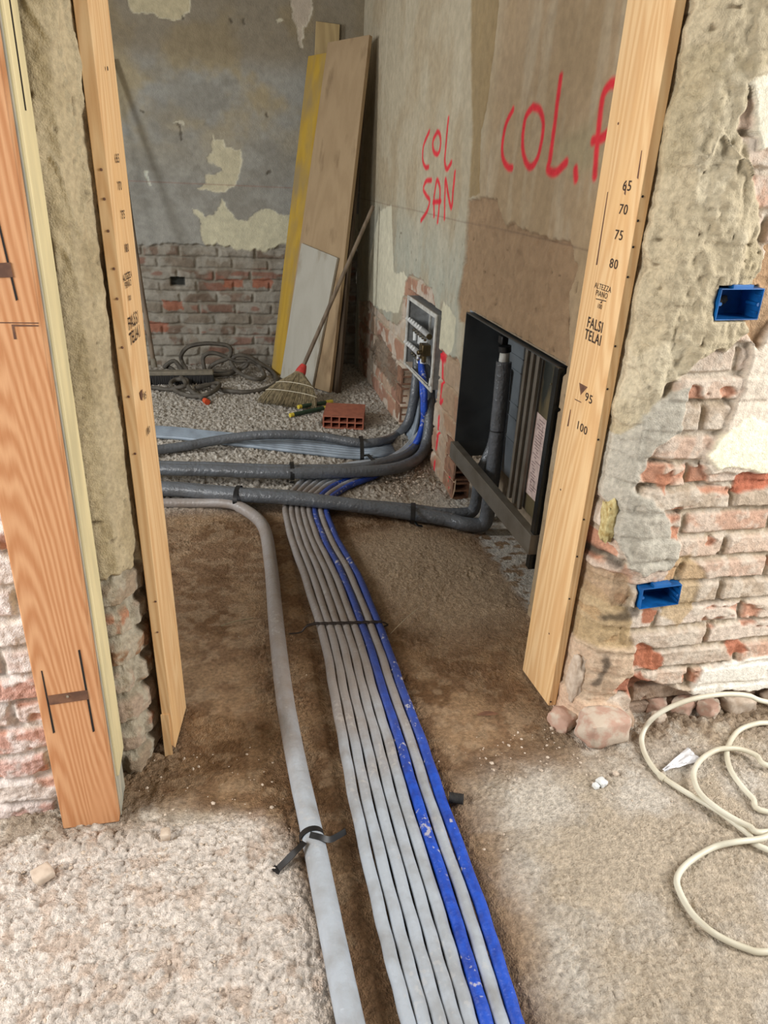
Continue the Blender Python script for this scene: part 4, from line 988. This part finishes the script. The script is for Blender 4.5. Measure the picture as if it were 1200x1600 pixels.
# second pair, turning up the chase
b2_ = [np.array([-1.2, 3.66, .066]), FL(245, 733, .066), FL(330, 735, .066), FL(400, 738, .066), FL(480, 739, .066), FL(560, 737, .062)]
A2 = b2_+[FL(610, 733, .06), FL(640, 724, .058), OX(657, 712, 1.02), OX(665, 696, 1.075), OX(670, 668, 1.10), OX(671, 630, 1.11), OX(668, 590, 1.12), OX(664, 575, 1.12)]
pipe(A2, 0.030, 'foam_dark', 'middle crossing dark grey pipe bending up beside the blue pipes under the manifold box', group=XG, sub=6)
B2 = off(b2_, (0, 0.058, -0.004))+[FL(605, 721, .062), FL(634, 711, .064), OX(650, 697, 1.035), OX(662, 676, 1.125), OX(666, 650, 1.14), OX(666, 600, 1.145)]
pipe(B2, 0.0265, 'foam_dark', 'dark grey pipe bound along the far side of the middle crossing pipe', group=XG, sub=6)
# single far one that arches over the ribbon
A1 = [np.array([-1.1, 3.62, .03]), FL(245, 703, .032), FL(290, 697, .036), FL(340, 688, .05), FL(390, 681, .07), FL(440, 679, .078), FL(500, 682, .068), FL(560, 692, .05), FL(595, 690, .052), OX(620, 680, .995), OX(636, 662, 1.045), OX(643, 640, 1.07), OX(648, 610, 1.085), OX(651, 580, 1.10), OX(652, 556, 1.11)]
pipe(A1, 0.0265, 'foam_dark', 'far dark grey pipe that arches over the flat ribbon of thin conduits', group=XG, sub=6)
# ribbon of seven thin conduits
RG = 'thin conduits in the flat ribbon behind the crossing pipes'
names = ['farthest from the viewer', 'second farthest', 'third farthest', 'middle one', 'third nearest', 'second nearest', 'nearest to the viewer']
for i in range(7):
    t = i/6
    fx = [(((243, 668), (243, 682))), (((320, 675), (320, 689))), (((400, 682), (400, 698))), (((480, 686), (480, 707))), (((560, 694), (560, 715))), (((600, 697), (605, 716)))]
    P = [FL(*a, .012)*(1-t)+FL(*b, .012)*t for a, b in fx]
    P[0] = P[0]*1.0; P = [P[0]+np.array([-0.9, 0.16, 0])]+P
    P[-1][2] = 0.016+0.02*t
    P += [OX(622+6*t, 690+14*t, 1.01+.02*t)*1.0, OX(636+7*t, 674+12*t, 1.06), OX(645+7*t, 650+8*t, 1.095), OX(650+6*t, 620, 1.12), OX(653+5*t, 585, 1.13)]
    tag(MB().tube(smooth_pts(P, 6), 0.0118, 10).build('conduit', 'foam_mid'), 'thin blue-grey conduit of the flat ribbon, %s' % names[i], 'conduit', RG)

# ---- tapes and ties
def loop(c, ax, a, b, w, th, mat='black', up=(0, 0, 1)):
    """flat band round pipes: centre c, pipe axis ax, half sizes a (sideways) b (up)"""
    ax = np.array(ax, float); ax /= np.linalg.norm(ax); sd = np.cross(ax, up); sd /= np.linalg.norm(sd); u3 = np.cross(sd, ax)
    P = [np.array(c)+sd*a*math.cos(t)*abs(math.cos(t))**-0.25+u3*b*math.sin(t)*abs(math.sin(t)+1e-6)**-0.25 if False else np.array(c)+sd*a*math.cos(t)+u3*b*math.sin(t) for t in np.linspace(0, 2*math.pi, 30)]
    return MB().strip(P, w, th, tuple(ax))
k3 = np.array([0.97, -0.24, 0])
l_ = loop(FL(372, 777, .062)+np.array([0.0, .03, -.006]), k3, 0.070, 0.043, 0.02, 0.002); q = FL(352, 792, .012)
l_.strip([FL(368, 790, .03), FL(362, 793, .012), FL(350, 791, .01)], 0.02, 0.002, (1, 0.3, 0))
tag(l_.build('tape', 'black'), 'black tape tied round the nearest crossing pipes above the single thick pipe', 'tape')
l_ = loop(np.array([0.812, 2.885, 0.036]), k3, 0.072, 0.040, 0.022, 0.002); l_.strip([FL(648, 815, .02), FL(653, 821, .012), FL(660, 822, .008)], 0.02, 0.002, (0.2, 1, 0))
tag(l_.build('tape', 'black'), 'black tape round the nearest crossing pipes, close to their upturn', 'tape')
l_ = loop(FL(457, 739, .064)+np.array([0, .03, 0]), (1, -0.05, 0), 0.066, 0.041, 0.02, 0.002); l_.strip([FL(457, 752, .03), FL(455, 755, .01)], 0.02, 0.002, (1, 0, 0))
tag(l_.build('tape', 'black'), 'black tape tied round the middle pair of crossing pipes', 'tape')
c_ = (FL(563, 688, .04)+FL(566, 714, .03))/2
l_ = loop(c_, (1, -0.15, 0), 0.150, 0.050, 0.022, 0.002)
l_.strip([FL(567, 712, .045), FL(575, 711, .05), FL(582, 718, .048), FL(589, 721, .05)], 0.018, 0.002, (0, 1, 0.2))
tag(l_.build('tape', 'black'), 'black tape wrapped round the thin conduit ribbon and far pipe', 'tape')
# strap tied round the single thick pipe
a = FL(487, 1308, .028); axp = FL(487, 1300, .028)-FL(500, 1360, .028)
l_ = loop(a, axp, 0.0285, 0.0285, 0.014, 0.0018)
l_.strip(smooth_pts([FL(476, 1316, .055), FL(462, 1330, .05), FL(448, 1344, .03), FL(434, 1358, .014)], 4), 0.016, 0.002, (0.65, -0.75, 0.25))
l_.strip(smooth_pts([FL(484, 1304, .058), FL(500, 1308, .056), FL(515, 1312, .045), FL(528, 1306, .028), FL(540, 1299, .014)], 4), 0.014, 0.002, (0.2, 1, 0.5))
l_.box(FL(432, 1359, .012), (0.018, 0.012, 0.008), ((0.8, -0.6, 0), (0.6, 0.8, 0), (0, 0, 1)))
tag(l_.build('strap', 'black'), 'black strap knotted round the single thick grey pipe in the foreground', 'strap')
# wire tie across the bundle
P = [FL(452, 990, .004), FL(470, 988, .008), FL(479, 979, .026)]
LbY = FL(494, 975, .033); RbY = FL(598, 972, .033)
for k in range(17):
    t = k/16; q = LbY*(1-t)+RbY*t; q[2] = 0.0325-0.0018*(1-math.cos(2*math.pi*t*8))/2*1.0; P.append(q)
P += [FL(606, 976, .018), FL(600, 979, .010)]
tw = MB().tube(smooth_pts(P, 3), 0.0028, 7); tw.tube(smooth_pts(off(P[2:-2], (0, .008, 0.001)), 3), 0.0022, 6)
tag(tw.build('wire_tie', 'wire'), 'dark twisted wire tie laid across the eight pipe bundle', 'wire tie')
# little roll of ribbed sleeve next to the bundle
a = FL(702, 1246, .014); rr_ = MB()
P = [a+np.array([0.034*t, -0.012*t, 0]) for t in np.linspace(0, 1, 21)]
rr_.tube(P, [0.0125+0.0015*(k % 2) for k in range(21)], 14)
tag(rr_.build('ribbed_sleeve', 'bristle'), 'small dark ribbed sleeve offcut touching the right blue pipe', 'sleeve')

# ---- cream coloured conduit coil on the right
def cc(x, y, z=0.008):
    x, y = 960+x/3.3333, 1040+y/3.3333; p = GF(x, y, z-0.001)
    return p if p[1] < 1.395 else OY(x, y, 1.395)
L1 = [(800, 190), (700, 157), (600, 148), (500, 156), (400, 176), (300, 212), (220, 258), (165, 315), (142, 380), (155, 450), (190, 515), (240, 572), (340, 640), (450, 705), (560, 772), (700, 880), (800, 960)]
L2 = [(800, 520), (740, 468), (660, 436), (590, 430), (520, 444), (452, 490), (415, 550), (420, 612), (452, 672), (520, 732), (600, 785), (700, 835), (800, 865)]
L3 = [(800, 298), (740, 302), (660, 330), (612, 380), (586, 450), (600, 530), (645, 605), (720, 690), (800, 762)]
L4 = [(800, 888), (740, 905), (620, 920), (520, 945), (420, 1000), (352, 1060), (325, 1120), (345, 1190), (400, 1285), (480, 1365), (560, 1418), (680, 1470), (800, 1490)]
V3 = lambda x, y, z=0.02: np.array([x, y, z])
P = [V3(1.72, 1.36, .06)]+[cc(*q) for q in L1]+[V3(1.42, 0.86), V3(1.62, 0.90, .03), V3(1.66, 1.08, .03), V3(1.52, 1.19, .03)]+[cc(*q, 0.020) for q in L2]+[V3(1.50, 1.04, .035), V3(1.68, 1.15, .035), V3(1.70, 1.30, .03), V3(1.60, 1.36, .03)]
P += [cc(*q, 0.008 if 3 != i_ and 4 != i_ else 0.006) for i_, q in enumerate(L3)]+[V3(1.55, 1.02, .02), V3(1.62, 0.96, .02), V3(1.50, 0.95, .05), V3(1.32, 1.03, .045)]+[cc(*q, 0.026 if i_ < 3 else 0.008) for i_, q in enumerate(L4)]+[V3(1.2, 0.76), V3(1.36, 0.80)]
CO = empty('conduit_coil', (1.3, 1.15, 0.0), 'loose coil of cream coloured flexible conduit lying by the right wall', 'conduit')
MB().tube(smooth_pts(P, 6), 0.0072, 12).build('tube', 'cable', CO)
a = cc(235, 568, .008); b = cc(262, 592, .008); MB().tube([a, (a+b)/2, b], [0.0088, 0.0102, 0.0088], 12).build('joint', 'cable', CO)

# ---- blue socket boxes in the right wall
def sockbox(x0, x1, z0, z1, label, mud, tilt):
    t = empty('socket_box', ((x0+x1)/2, 1.46, z0), label, 'electrical box', 'blue electrical boxes in the right wall')
    m_ = MB(); w, hh = x1-x0, z1-z0; cx, cz = (x0+x1)/2, (z0+z1)/2; yf, yb = 1.440, 1.512
    c, s_ = math.cos(tilt), math.sin(tilt); ax = ((c, 0, s_), (0, 1, 0), (-s_, 0, c)); T = 0.0022
    def bx(u, v, y0, y1, du, dv): m_.box((cx+u*c-v*s_, (y0+y1)/2, cz+u*s_+v*c), (du, y1-y0, dv), ax)
    bx(0, hh/2-T/2, yf, yb, w, T); bx(0, -hh/2+T/2, yf, yb, w, T); bx(-w/2+T/2, 0, yf, yb, T, hh-2*T); bx(w/2-T/2, 0, yf, yb, T, hh-2*T)
    bx(0, 0, yb, yb+T, w, hh); bx(0.0, hh/2+0.004, yf+0.001, yf+0.02, 0.05, 0.008)
    m_.build('shell', 'bluebox', t, smooth=False, bevel=0.0006)
    for sx in (-1, 1):
        k = MB(); p0 = np.array([cx+sx*(w/2-0.006), yf+0.002, cz]); k.tube([p0, p0+np.array([0, 0.04, 0])], 0.0042, 8); k.build('screw_post', 'bluebox', t)
    for k_ in range(3):
        k = MB(); k.box((cx+w/2-T-0.0015, yf+0.014, cz+(k_-1)*hh*0.27), (0.003, 0.022, 0.005)); k.build('rib', 'bluebox', t, smooth=False)
    if mud:
        k = MB(); random.seed(5)
        for (u, v, r_) in ((-0.018, 0.0, 0.015), (-0.006, -0.006, 0.013), (0.006, 0.0, 0.010), (-0.028, -0.008, 0.010)):
            def f(i, j, u=u, v=v, r_=r_):
                th = i*2*math.pi; ph = j*math.pi/2; q = r_*(1+0.2*math.sin(5*th+u*300))
                return (cx+u+q*math.cos(th)*math.sin(ph), yb-0.002-0.012*math.cos(ph), cz+v+q*math.sin(th)*math.sin(ph))
            k.grid(f, 12, 4)
        k.build('mud_lump', 'mud', t)
sockbox(*SOCK[0], 'upper blue plastic socket box set in the cement of the right wall, mud inside', True, 0.02)
sockbox(*SOCK[1], 'lower blue plastic socket box set among the bricks of the right wall', False, 0.05)
k = MB(); random.seed(8)

# ---- manifold box
MX0 = WX-0.002; y0, y1, z0, z1 = 3.52, 4.13, 0.415, 0.812
MO = empty('manifold_box', (MX0, (y0+y1)/2, z0), 'white framed manifold box set in the side wall above the bend of pipes', 'manifold box')
f_ = MB(); T = 0.022
f_.b2((MX0-0.006, y0, z1-T), (MX0+0.004, y1, z1)); f_.b2((MX0-0.006, y0, z0), (MX0+0.004, y1, z0+T*0.6)); f_.b2((MX0-0.006, y0, z0+T*0.6), (MX0+0.004, y0+T*1.3, z1-T)); f_.b2((MX0-0.006, y1-T, z0+T*0.6), (MX0+0.004, y1, z1-T))
M['whitepaint'] = plain('dusty_white_paint', (206, 206, 200), 0.5, c2=(170, 166, 156), scale=20)
M['greypanel'] = plain('grey_liner', (150, 152, 152), 0.5)
f_.build('frame', 'whitepaint', MO, smooth=False, bevel=0.002)
f_ = MB(); XB = MX0+0.125
f_.b2((XB, y0+0.004, z0), (XB+0.003, y1-0.004, z1)); f_.b2((MX0+0.005, y0+0.004, z0+0.014), (XB, y0+0.007, z1-0.002)); f_.b2((MX0+0.005, y1-0.008, z0+0.014), (XB, y1-0.004, z1-0.002)); f_.b2((MX0+0.005, y0+0.008, z1-0.006), (XB, y1-0.008, z1-0.003))
f_.build('liner', 'greypanel', MO, smooth=False)
MB().b2((XB-0.012, 4.045, z0+0.02), (XB-0.002, 4.060, z1-0.02)).build('rail', 'whitepaint', MO, smooth=False)
MB().tube([OX(643, 575, MX0-.002)+np.array([0, 0, 0]), OX(668, 600, MX0-.002)], 0.003, 6).build('lip_bead', 'whitepaint', MO)
def bar(pa, pb, X, r, nval, vlen, part):
    a = OX(*pa, X); b = OX(*pb, X); b[2] = a[2]
    bd = MB().tube([a, b], r, 12)
    o_ = bd.build(part, 'brass', MO)
    for k in range(nval):
        t = (k+0.5)/nval; q = a*(1-t)+b*t
        MB().tube([q+np.array([-0.006, 0, .008]), q+np.array([-0.03, 0, 0.028]), q+np.array([-0.05, 0.0, 0.042])], [0.0150, 0.0155, 0.0125], 10).build('valve_cap', 'white_plastic', o_)
        MB().tube([q+np.array([-0.012, 0, -0.02]), q+np.array([-0.024, 0, -0.022])], [0.009, 0.008], 8).build('nut', 'chrome', o_)
    return a, b
bar((646, 506), (672, 518), 1.10, 0.016, 7, 0.05, 'manifold_bar')
bar((643, 542), (661, 553), 1.10, 0.017, 5, 0.05, 'manifold_bar')
for k in range(6):
    t = k/5; a = OX(655+12*t, 522+9*t, 1.115); MB().tube([a, a-np.array([0.0, 0, 0.055])], 0.0075, 8).build('riser_tube', 'white_plastic', MO)
a = OX(649, 518, 1.10); MB().tube([a, a-np.array([0, 0, .05])], 0.013, 10).build('riser_tube', 'white_plastic', MO)
bk = MB(); c_ = OX(664, 546, 1.09); bk.box(c_, (0.05, 0.075, 0.06)); bk.tube([c_+np.array([-.02, -.02, -.01]), c_+np.array([-.05, -.03, -.012])], 0.013, 10); bk.tube([c_+np.array([0, .01, -.02]), c_+np.array([0, .01, -.075])], 0.014, 10)
bk.build('valve_block', 'brass', MO, bevel=0.004)
for (x, y) in ((655, 552), (660, 561)):
    a = OX(x, y, 1.095); MB().tube([a, a-np.array([0.0, 0, .055])], 0.013, 10).build('coupling', 'white_plastic', MO)
a = OX(673, 597, MX0-0.006); MB().tube([a+np.array([0, 0, .02]), a-np.array([0.004, 0.004, .02])], 0.009, 8).build('latch', 'whitepaint', MO)

# ---- steel cabinet in the wall recess
cy0, cy1, cz0, cz1 = CAB[0]+0.008, CAB[1]-0.006, 0.235, CAB[2]-0.008
CX0, CX1 = WX-0.004, 1.222
CB = empty('steel_cabinet', (CX0, (cy0+cy1)/2, cz0), 'open dark steel manifold cabinet set in the side wall behind the right pine board', 'cabinet')
f_ = MB(); f_.b2((CX0-0.022, cy0, cz0), (CX0+0.012, cy1, cz0+0.078)); f_.build('bottom_rail', 'galv', CB, smooth=False, bevel=0.002)
f_ = MB(); f_.b2((CX0-0.012, cy0, cz0+0.079), (CX0+0.02, cy0+0.03, cz1)); f_.build('side_post', 'galv_dark', CB, smooth=False, bevel=0.002)
f_ = MB(); f_.b2((CX0-0.012, cy0, cz0-0.06), (CX0+0.02, cy0+0.03, cz0-0.001)); f_.build('foot', 'galv_dark', CB, smooth=False, bevel=0.002)
f_ = MB(); f_.b2((CX0-0.003, cy1-0.006, cz0+0.079), (CX1, cy1, cz1)); f_.b2((CX0+0.014, cy1-0.006, cz0+0.002), (CX1, cy1, cz0+0.078)); f_.b2((CX0-0.003, cy0+0.031, cz1-0.004), (CX1, cy1-0.007, cz1)); f_.build('casing', 'galv_mid', CB, smooth=False)
f_ = MB(); f_.b2((CX1-0.006, cy0+0.01, cz0), (CX1, 2.74, cz1-0.005)); f_.build('back_panel', 'galv_dark', CB, smooth=False)
f_ = MB(); f_.b2((CX1-0.006, 2.741, cz0), (CX1, cy1-0.007, cz1-0.005))
for z in (0.40, 0.50, 0.56, 0.70, 0.76): f_.b2((CX1-0.010, 2.75, z), (CX1-0.0065, cy1-0.01, z+0.004))
f_.build('ribbed_panel', 'galv_rib', CB, smooth=False)
f_ = MB()
for k in range(5): f_.b2((1.060+0.010*(k % 2), 2.300+0.026*k, cz0+0.08), (1.072+0.010*(k % 2), 2.321+0.026*k, cz1-0.01))
f_.b2((1.083, 2.300, cz0+0.08), (1.087, 2.425, cz1-0.01)); f_.build('channel_profile', 'galv', CB, smooth=False, bevel=0.0015)
f_ = MB(); f_.b2((1.082, cy0+0.035, cz0+0.08), (1.088, 2.295, cz1-0.012)); o_ = f_.build('front_panel', 'mudsteel', CB, smooth=False)
pa = [OX(839, 643, 1.0), OX(861, 664, 1.0), OX(838, 786, 1.0), OX(821, 768, 1.0)]
pa = [np.array([1.0795, 0, 0])+np.array([0, q[1]*1.0795, CAM[2]+(q[2]-CAM[2])*1.0795]) for q in pa]
pp = MB().add(pa+[q+np.array([0.0012, 0, 0]) for q in pa], [(0, 1, 2, 3), (7, 6, 5, 4), (0, 4, 5, 1), (1, 5, 6, 2), (2, 6, 7, 3), (3, 7, 4, 0)]).build('paper_sheet', 'paper', CB, smooth=False)
ik = MB(); random.seed(12)
def pq(u, v): return pa[0]*(1-u)*(1-v)+pa[1]*u*(1-v)+pa[2]*u*v+pa[3]*(1-u)*v
for k in range(26):
    v = 0.05+0.035*k; u0 = random.uniform(0.12, 0.4); u1 = u0+random.uniform(0.15, 0.5); u1 = min(u1, .9)
    q = [pq(u0, v), pq(u1, v), pq(u1, v+0.010), pq(u0, v+0.010)]; q = [x_-np.array([0.0004, 0, 0]) for x_ in q]; ik.add(q, [(0, 1, 2, 3)])
for v0, v1, u0, u1 in ((0.1, 0.32, 0.55, 0.8), (0.78, 0.9, 0.3, 0.6)):
    for a_, b_ in (((u0, v0), (u1, v0)), ((u1, v0), (u1, v1)), ((u1, v1), (u0, v1)), ((u0, v1), (u0, v0))):
        ik.tube([pq(*a_)-np.array([.0004, 0, 0]), pq(*b_)-np.array([.0004, 0, 0])], 0.0006, 4)
ik.build('printing', 'ink', CB, smooth=False)
for (x, y) in ((865, 568), (862, 600)):
    p = OX(x, y, 1.081); MB().tube([p, p-np.array([.004, 0, 0])], 0.004, 8).build('screw', 'chrome', CB)
# sleeve and black stop valve on the riser
VT = empty('stop_valve', (1.125, 2.775, 0.76), 'black stop valve on a white sleeve above the riser in the cabinet', 'valve')
MB().tube([(1.125, 2.775, .761), (1.125, 2.777, .80)], [0.022, 0.020], 14).build('sleeve', 'whitepaint', VT)
MB().tube([(1.125, 2.777, .801), (1.122, 2.777, .825)], 0.026, 14).build('nut', 'black', VT)
MB().box((1.115, 2.785, .848), (0.03, 0.045, 0.035)).build('knob', 'black', VT, bevel=0.005)
cb_ = loop((1.122, 2.755, 0.47), (0, 0.1, 1), 0.0335, 0.0335, 0.004, 0.002, up=(1, 0, 0)); tag(cb_.build('cable_tie', 'black'), 'black cable tie round the riser inside the cabinet', 'cable tie')

# ---- loose bits on the floor
def rock(name, c, d, mat, seed, label, cat, group=None, yaw=0.0, sharp=0.22):
    random.seed(seed); n = 7; V = {}; F = []
    c = np.array(c, float)
    if name not in ('expanding_foam',): c[2] = max(c[2], hf(c[0], c[1], 0.004)+d[2]*0.36)
    off_ = [random.uniform(0, 50) for _ in range(3)]; mb = MB(); cy, sy = math.cos(yaw), math.sin(yaw)
    for ax in range(3):
        for sgn in (-1, 1):
            ids = []
            for i in range(n+1):
                row = []
                for j in range(n+1):
                    p = [0, 0, 0]; p[ax] = sgn; p[(ax+1) % 3] = -1+2*i/n; p[(ax+2) % 3] = -1+2*j/n
                    key = tuple(round(x_, 4) for x_ in p)
                    if key not in V:
                        q = np.array(p, float); L = np.linalg.norm(q); q = q*(0.55+0.45/L*1.15)
                        nz = float(fbm(np.array(q[0]*1.6+off_[0]), np.array(q[1]*1.6+q[2]*1.3+off_[1]), seed, 3))-0.5
                        q = q*(1+sharp*2*nz); q = q*np.array(d)/2
                        w_ = np.array([q[0]*cy-q[1]*sy, q[0]*sy+q[1]*cy, q[2]])+np.array(c)
                        V[key] = len(mb.v); mb.v.append(tuple(w_))
                    row.append(V[key])
                ids.append(row)
            for i in range(n):
                for j in range(n):
                    f = (ids[i][j], ids[i+1][j], ids[i+1][j+1], ids[i][j+1]); mb.f.append(f if sgn > 0 else f[::-1])
    ob = mb.build(name, mat, ang=75); tag(ob, label, cat, group); return ob
RGp = 'broken brick lumps at the foot of the right wall'
rock('brick_lump', FL(1104, 1118, 0.022), (0.060, 0.05, 0.055), 'chunk', 21, 'pinkish broken brick lump between the long pale one and the wall hollow', 'rubble', RGp, 0.4, 0.3)
rock('brick_lump', FL(1151, 1106, 0.024), (0.10, 0.055, 0.05), 'palechunk', 22, 'long pale dusty brick lump at the foot of the right wall under the whitewashed course', 'rubble', RGp, 0.05, 0.15)
rock('brick_lump', FL(1068, 1108, 0.025), (0.085, 0.05, 0.055), 'chunk', 23, 'darker brick lump leaning in the hollow left of the pink one', 'rubble', RGp, 0.5, 0.3)
rock('brick_lump', FL(1022, 1105, 0.022), (0.06, 0.045, 0.05), 'chunk', 24, 'brick lump inside the conduit loop nearest the corner of the wall', 'rubble', RGp, -0.3, 0.3)
rock('brick_lump', FL(1026, 1128, 0.014), (0.035, 0.03, 0.028), 'palechunk', 25, 'small grey lump in front of the brick lumps inside the conduit loop', 'rubble', RGp, 0.2, 0.3)
rock('brick_lump', FL(1215, 1098, 0.022), (0.10, 0.06, 0.05), 'palechunk', 30, 'pale lump at the far right foot of the wall', 'rubble', RGp, 0.2, 0.25)
rock('footing_stone', FL(938, 1150, 0.03), (0.135, 0.09, 0.085), 'chunk', 41, 'large pink and grey footing stone under the right pine board corner', 'stone', None, 0.1, 0.16)
rock('footing_stone', FL(880, 1128, 0.02), (0.07, 0.07, 0.055), 'chunk', 42, 'smaller reddish stone just below the end of the right pine board', 'stone', None, 0.5, 0.25)
rock('pebble', FL(259, 1307, 0.012), (0.022, 0.026, 0.022), 'palechunk', 26, 'smooth round pale pebble in front of the orange post', 'stone', None, 0, 0.04)
rock('plaster_crumb', FL(68, 1371, 0.012), (0.042, 0.04, 0.02), 'gravel', 27, 'flat white plaster crumb on the rough floor at lower left', 'rubble', None, 0.6, 0.15)
rock('plaster_crumb', FL(940, 1223, 0.024), (0.020, 0.026, 0.016), 'white_plastic', 28, 'larger bright white crumb lying in front of the footing stone', 'rubble', None, 0.3, 0.25)
rock('plaster_crumb', FL(931, 1229, 0.022), (0.014, 0.016, 0.012), 'white_plastic', 29, 'smaller bright white crumb beside the larger one', 'rubble', None, 0.3, 0.25)
rock('plaster_crumb', FL(962, 1211, 0.022), (0.012, 0.012, 0.010), 'gravel', 31, 'tiny grey crumb behind the two white ones', 'rubble', None, 0.3, 0.25)
# crumpled plastic film
random.seed(9)
def filmf(i, j):
    a = FL(1036, 1207, .022); b = FL(1085, 1180, .03); q = a*(1-i)+b*i; w = 0.006+0.03*i
    return q+np.array([-(b-a)[1], (b-a)[0], 0])/np.linalg.norm(b-a)*w*(j-0.5)*2*0.7+np.array([0, 0, 0.016*float(fbm(np.array(i*5.0), np.array(j*4.0), 3, 3))])
tag(MB().grid(filmf, 22, 12).build('plastic_film', 'film', ang=20), 'crumpled translucent white plastic film inside the conduit loop', 'plastic scrap')
# twigs
def twig(a, b, r, label, mat='straw'):
    mb = MB().tube(smooth_pts([a, (a+b)/2+np.array([0.002, 0.004, 0.003]), b], 4), [r]*8+[r*0.6], 6); tag(mb.build('twig', mat), label, 'twig')
twig(FL(345, 978, .004), FL(396, 966, .008), 0.0022, 'thin brown twig on the dirt left of the thick pipe')
twig(FL(610, 990, .004), FL(654, 950, .010), 0.0011, 'very thin pale straw on the dirt right of the bundle', 'string')
lf = MB().grid(lambda i, j: FL(744+36*i, 1117-2*i, 0.006)+np.array([0, 0.010*math.sin(math.pi*i)*(j-.5)*2, 0.004*math.sin(math.pi*i)]), 10, 4)
tag(lf.build('dry_leaf', 'rust'), 'small dry brown leaf on the dirt right of the bundle', 'leaf')
# hardened foam squeezed out beside the right board
rock('expanding_foam', (0.946, 1.512, 0.66), (0.026, 0.045, 0.11), 'foamyellow', 33, 'yellowish lump of expanding foam squeezed out beside the right pine board', 'foam', None, 0, 0.35)
rock('expanding_foam', (0.945, 1.515, 0.16), (0.03, 0.05, 0.15), 'palechunk', 34, 'whitish foam lump low down beside the foot of the right pine board', 'foam', None, 0, 0.35)

# ---- loose crumbs (nobody could count them)
random.seed(17); g_ = MB()
ico = [(0, 0, 1), (0.9, 0, 0.2), (0.28, 0.85, 0.25), (-0.72, 0.52, 0.15), (-0.72, -0.52, 0.3), (0.28, -0.85, 0.2), (0, 0, -0.6)]
icf = [(0, 1, 2), (0, 2, 3), (0, 3, 4), (0, 4, 5), (0, 5, 1), (6, 2, 1), (6, 3, 2), (6, 4, 3), (6, 5, 4), (6, 1, 5)]
def scatter(n, fx, r0, r1, z):
    for _ in range(n):
        x, y = fx(); r = r0+(r1-r0)*random.random()**3; a = random.random()*6.28; s_ = random.uniform(.6, 1)
        g_.add([(x+r*(p[0]*math.cos(a)-p[1]*math.sin(a)*s_)*random.uniform(.8, 1.1), y+r*(p[0]*math.sin(a)+p[1]*math.cos(a)*s_), z+r*p[2]*0.8) for p in ico], icf)
scatter(1500, lambda: (random.uniform(-.65, .11), random.uniform(.62, 1.33)), .0015, .007, 0.008)
scatter(700, lambda: (random.gauss(1.15, .35), random.uniform(.75, 1.42)), .001, .005, 0.016)
scatter(260, lambda: (random.uniform(.62, 1.6), random.uniform(1.25, 1.47)), .002, .009, 0.018)
scatter(60, lambda: (random.uniform(-.3, .1), random.uniform(1.27, 1.55)), .002, .009, 0.003)
scatter(50, lambda: (random.uniform(-.3, 1.0), random.uniform(1.4, 3.1)), .001, .004, -0.002)
scatter(260, lambda: (random.uniform(.78, 1.03), random.uniform(3.1, 3.7)), .003, .012, 0.015)
tag(g_.build('gravel', 'gravel', smooth=False), 'loose pale crumbs of mortar and gravel scattered over the floor', 'gravel', kind='stuff')

for o in bpy.data.objects:
    if '_org' in o: del o['_org']
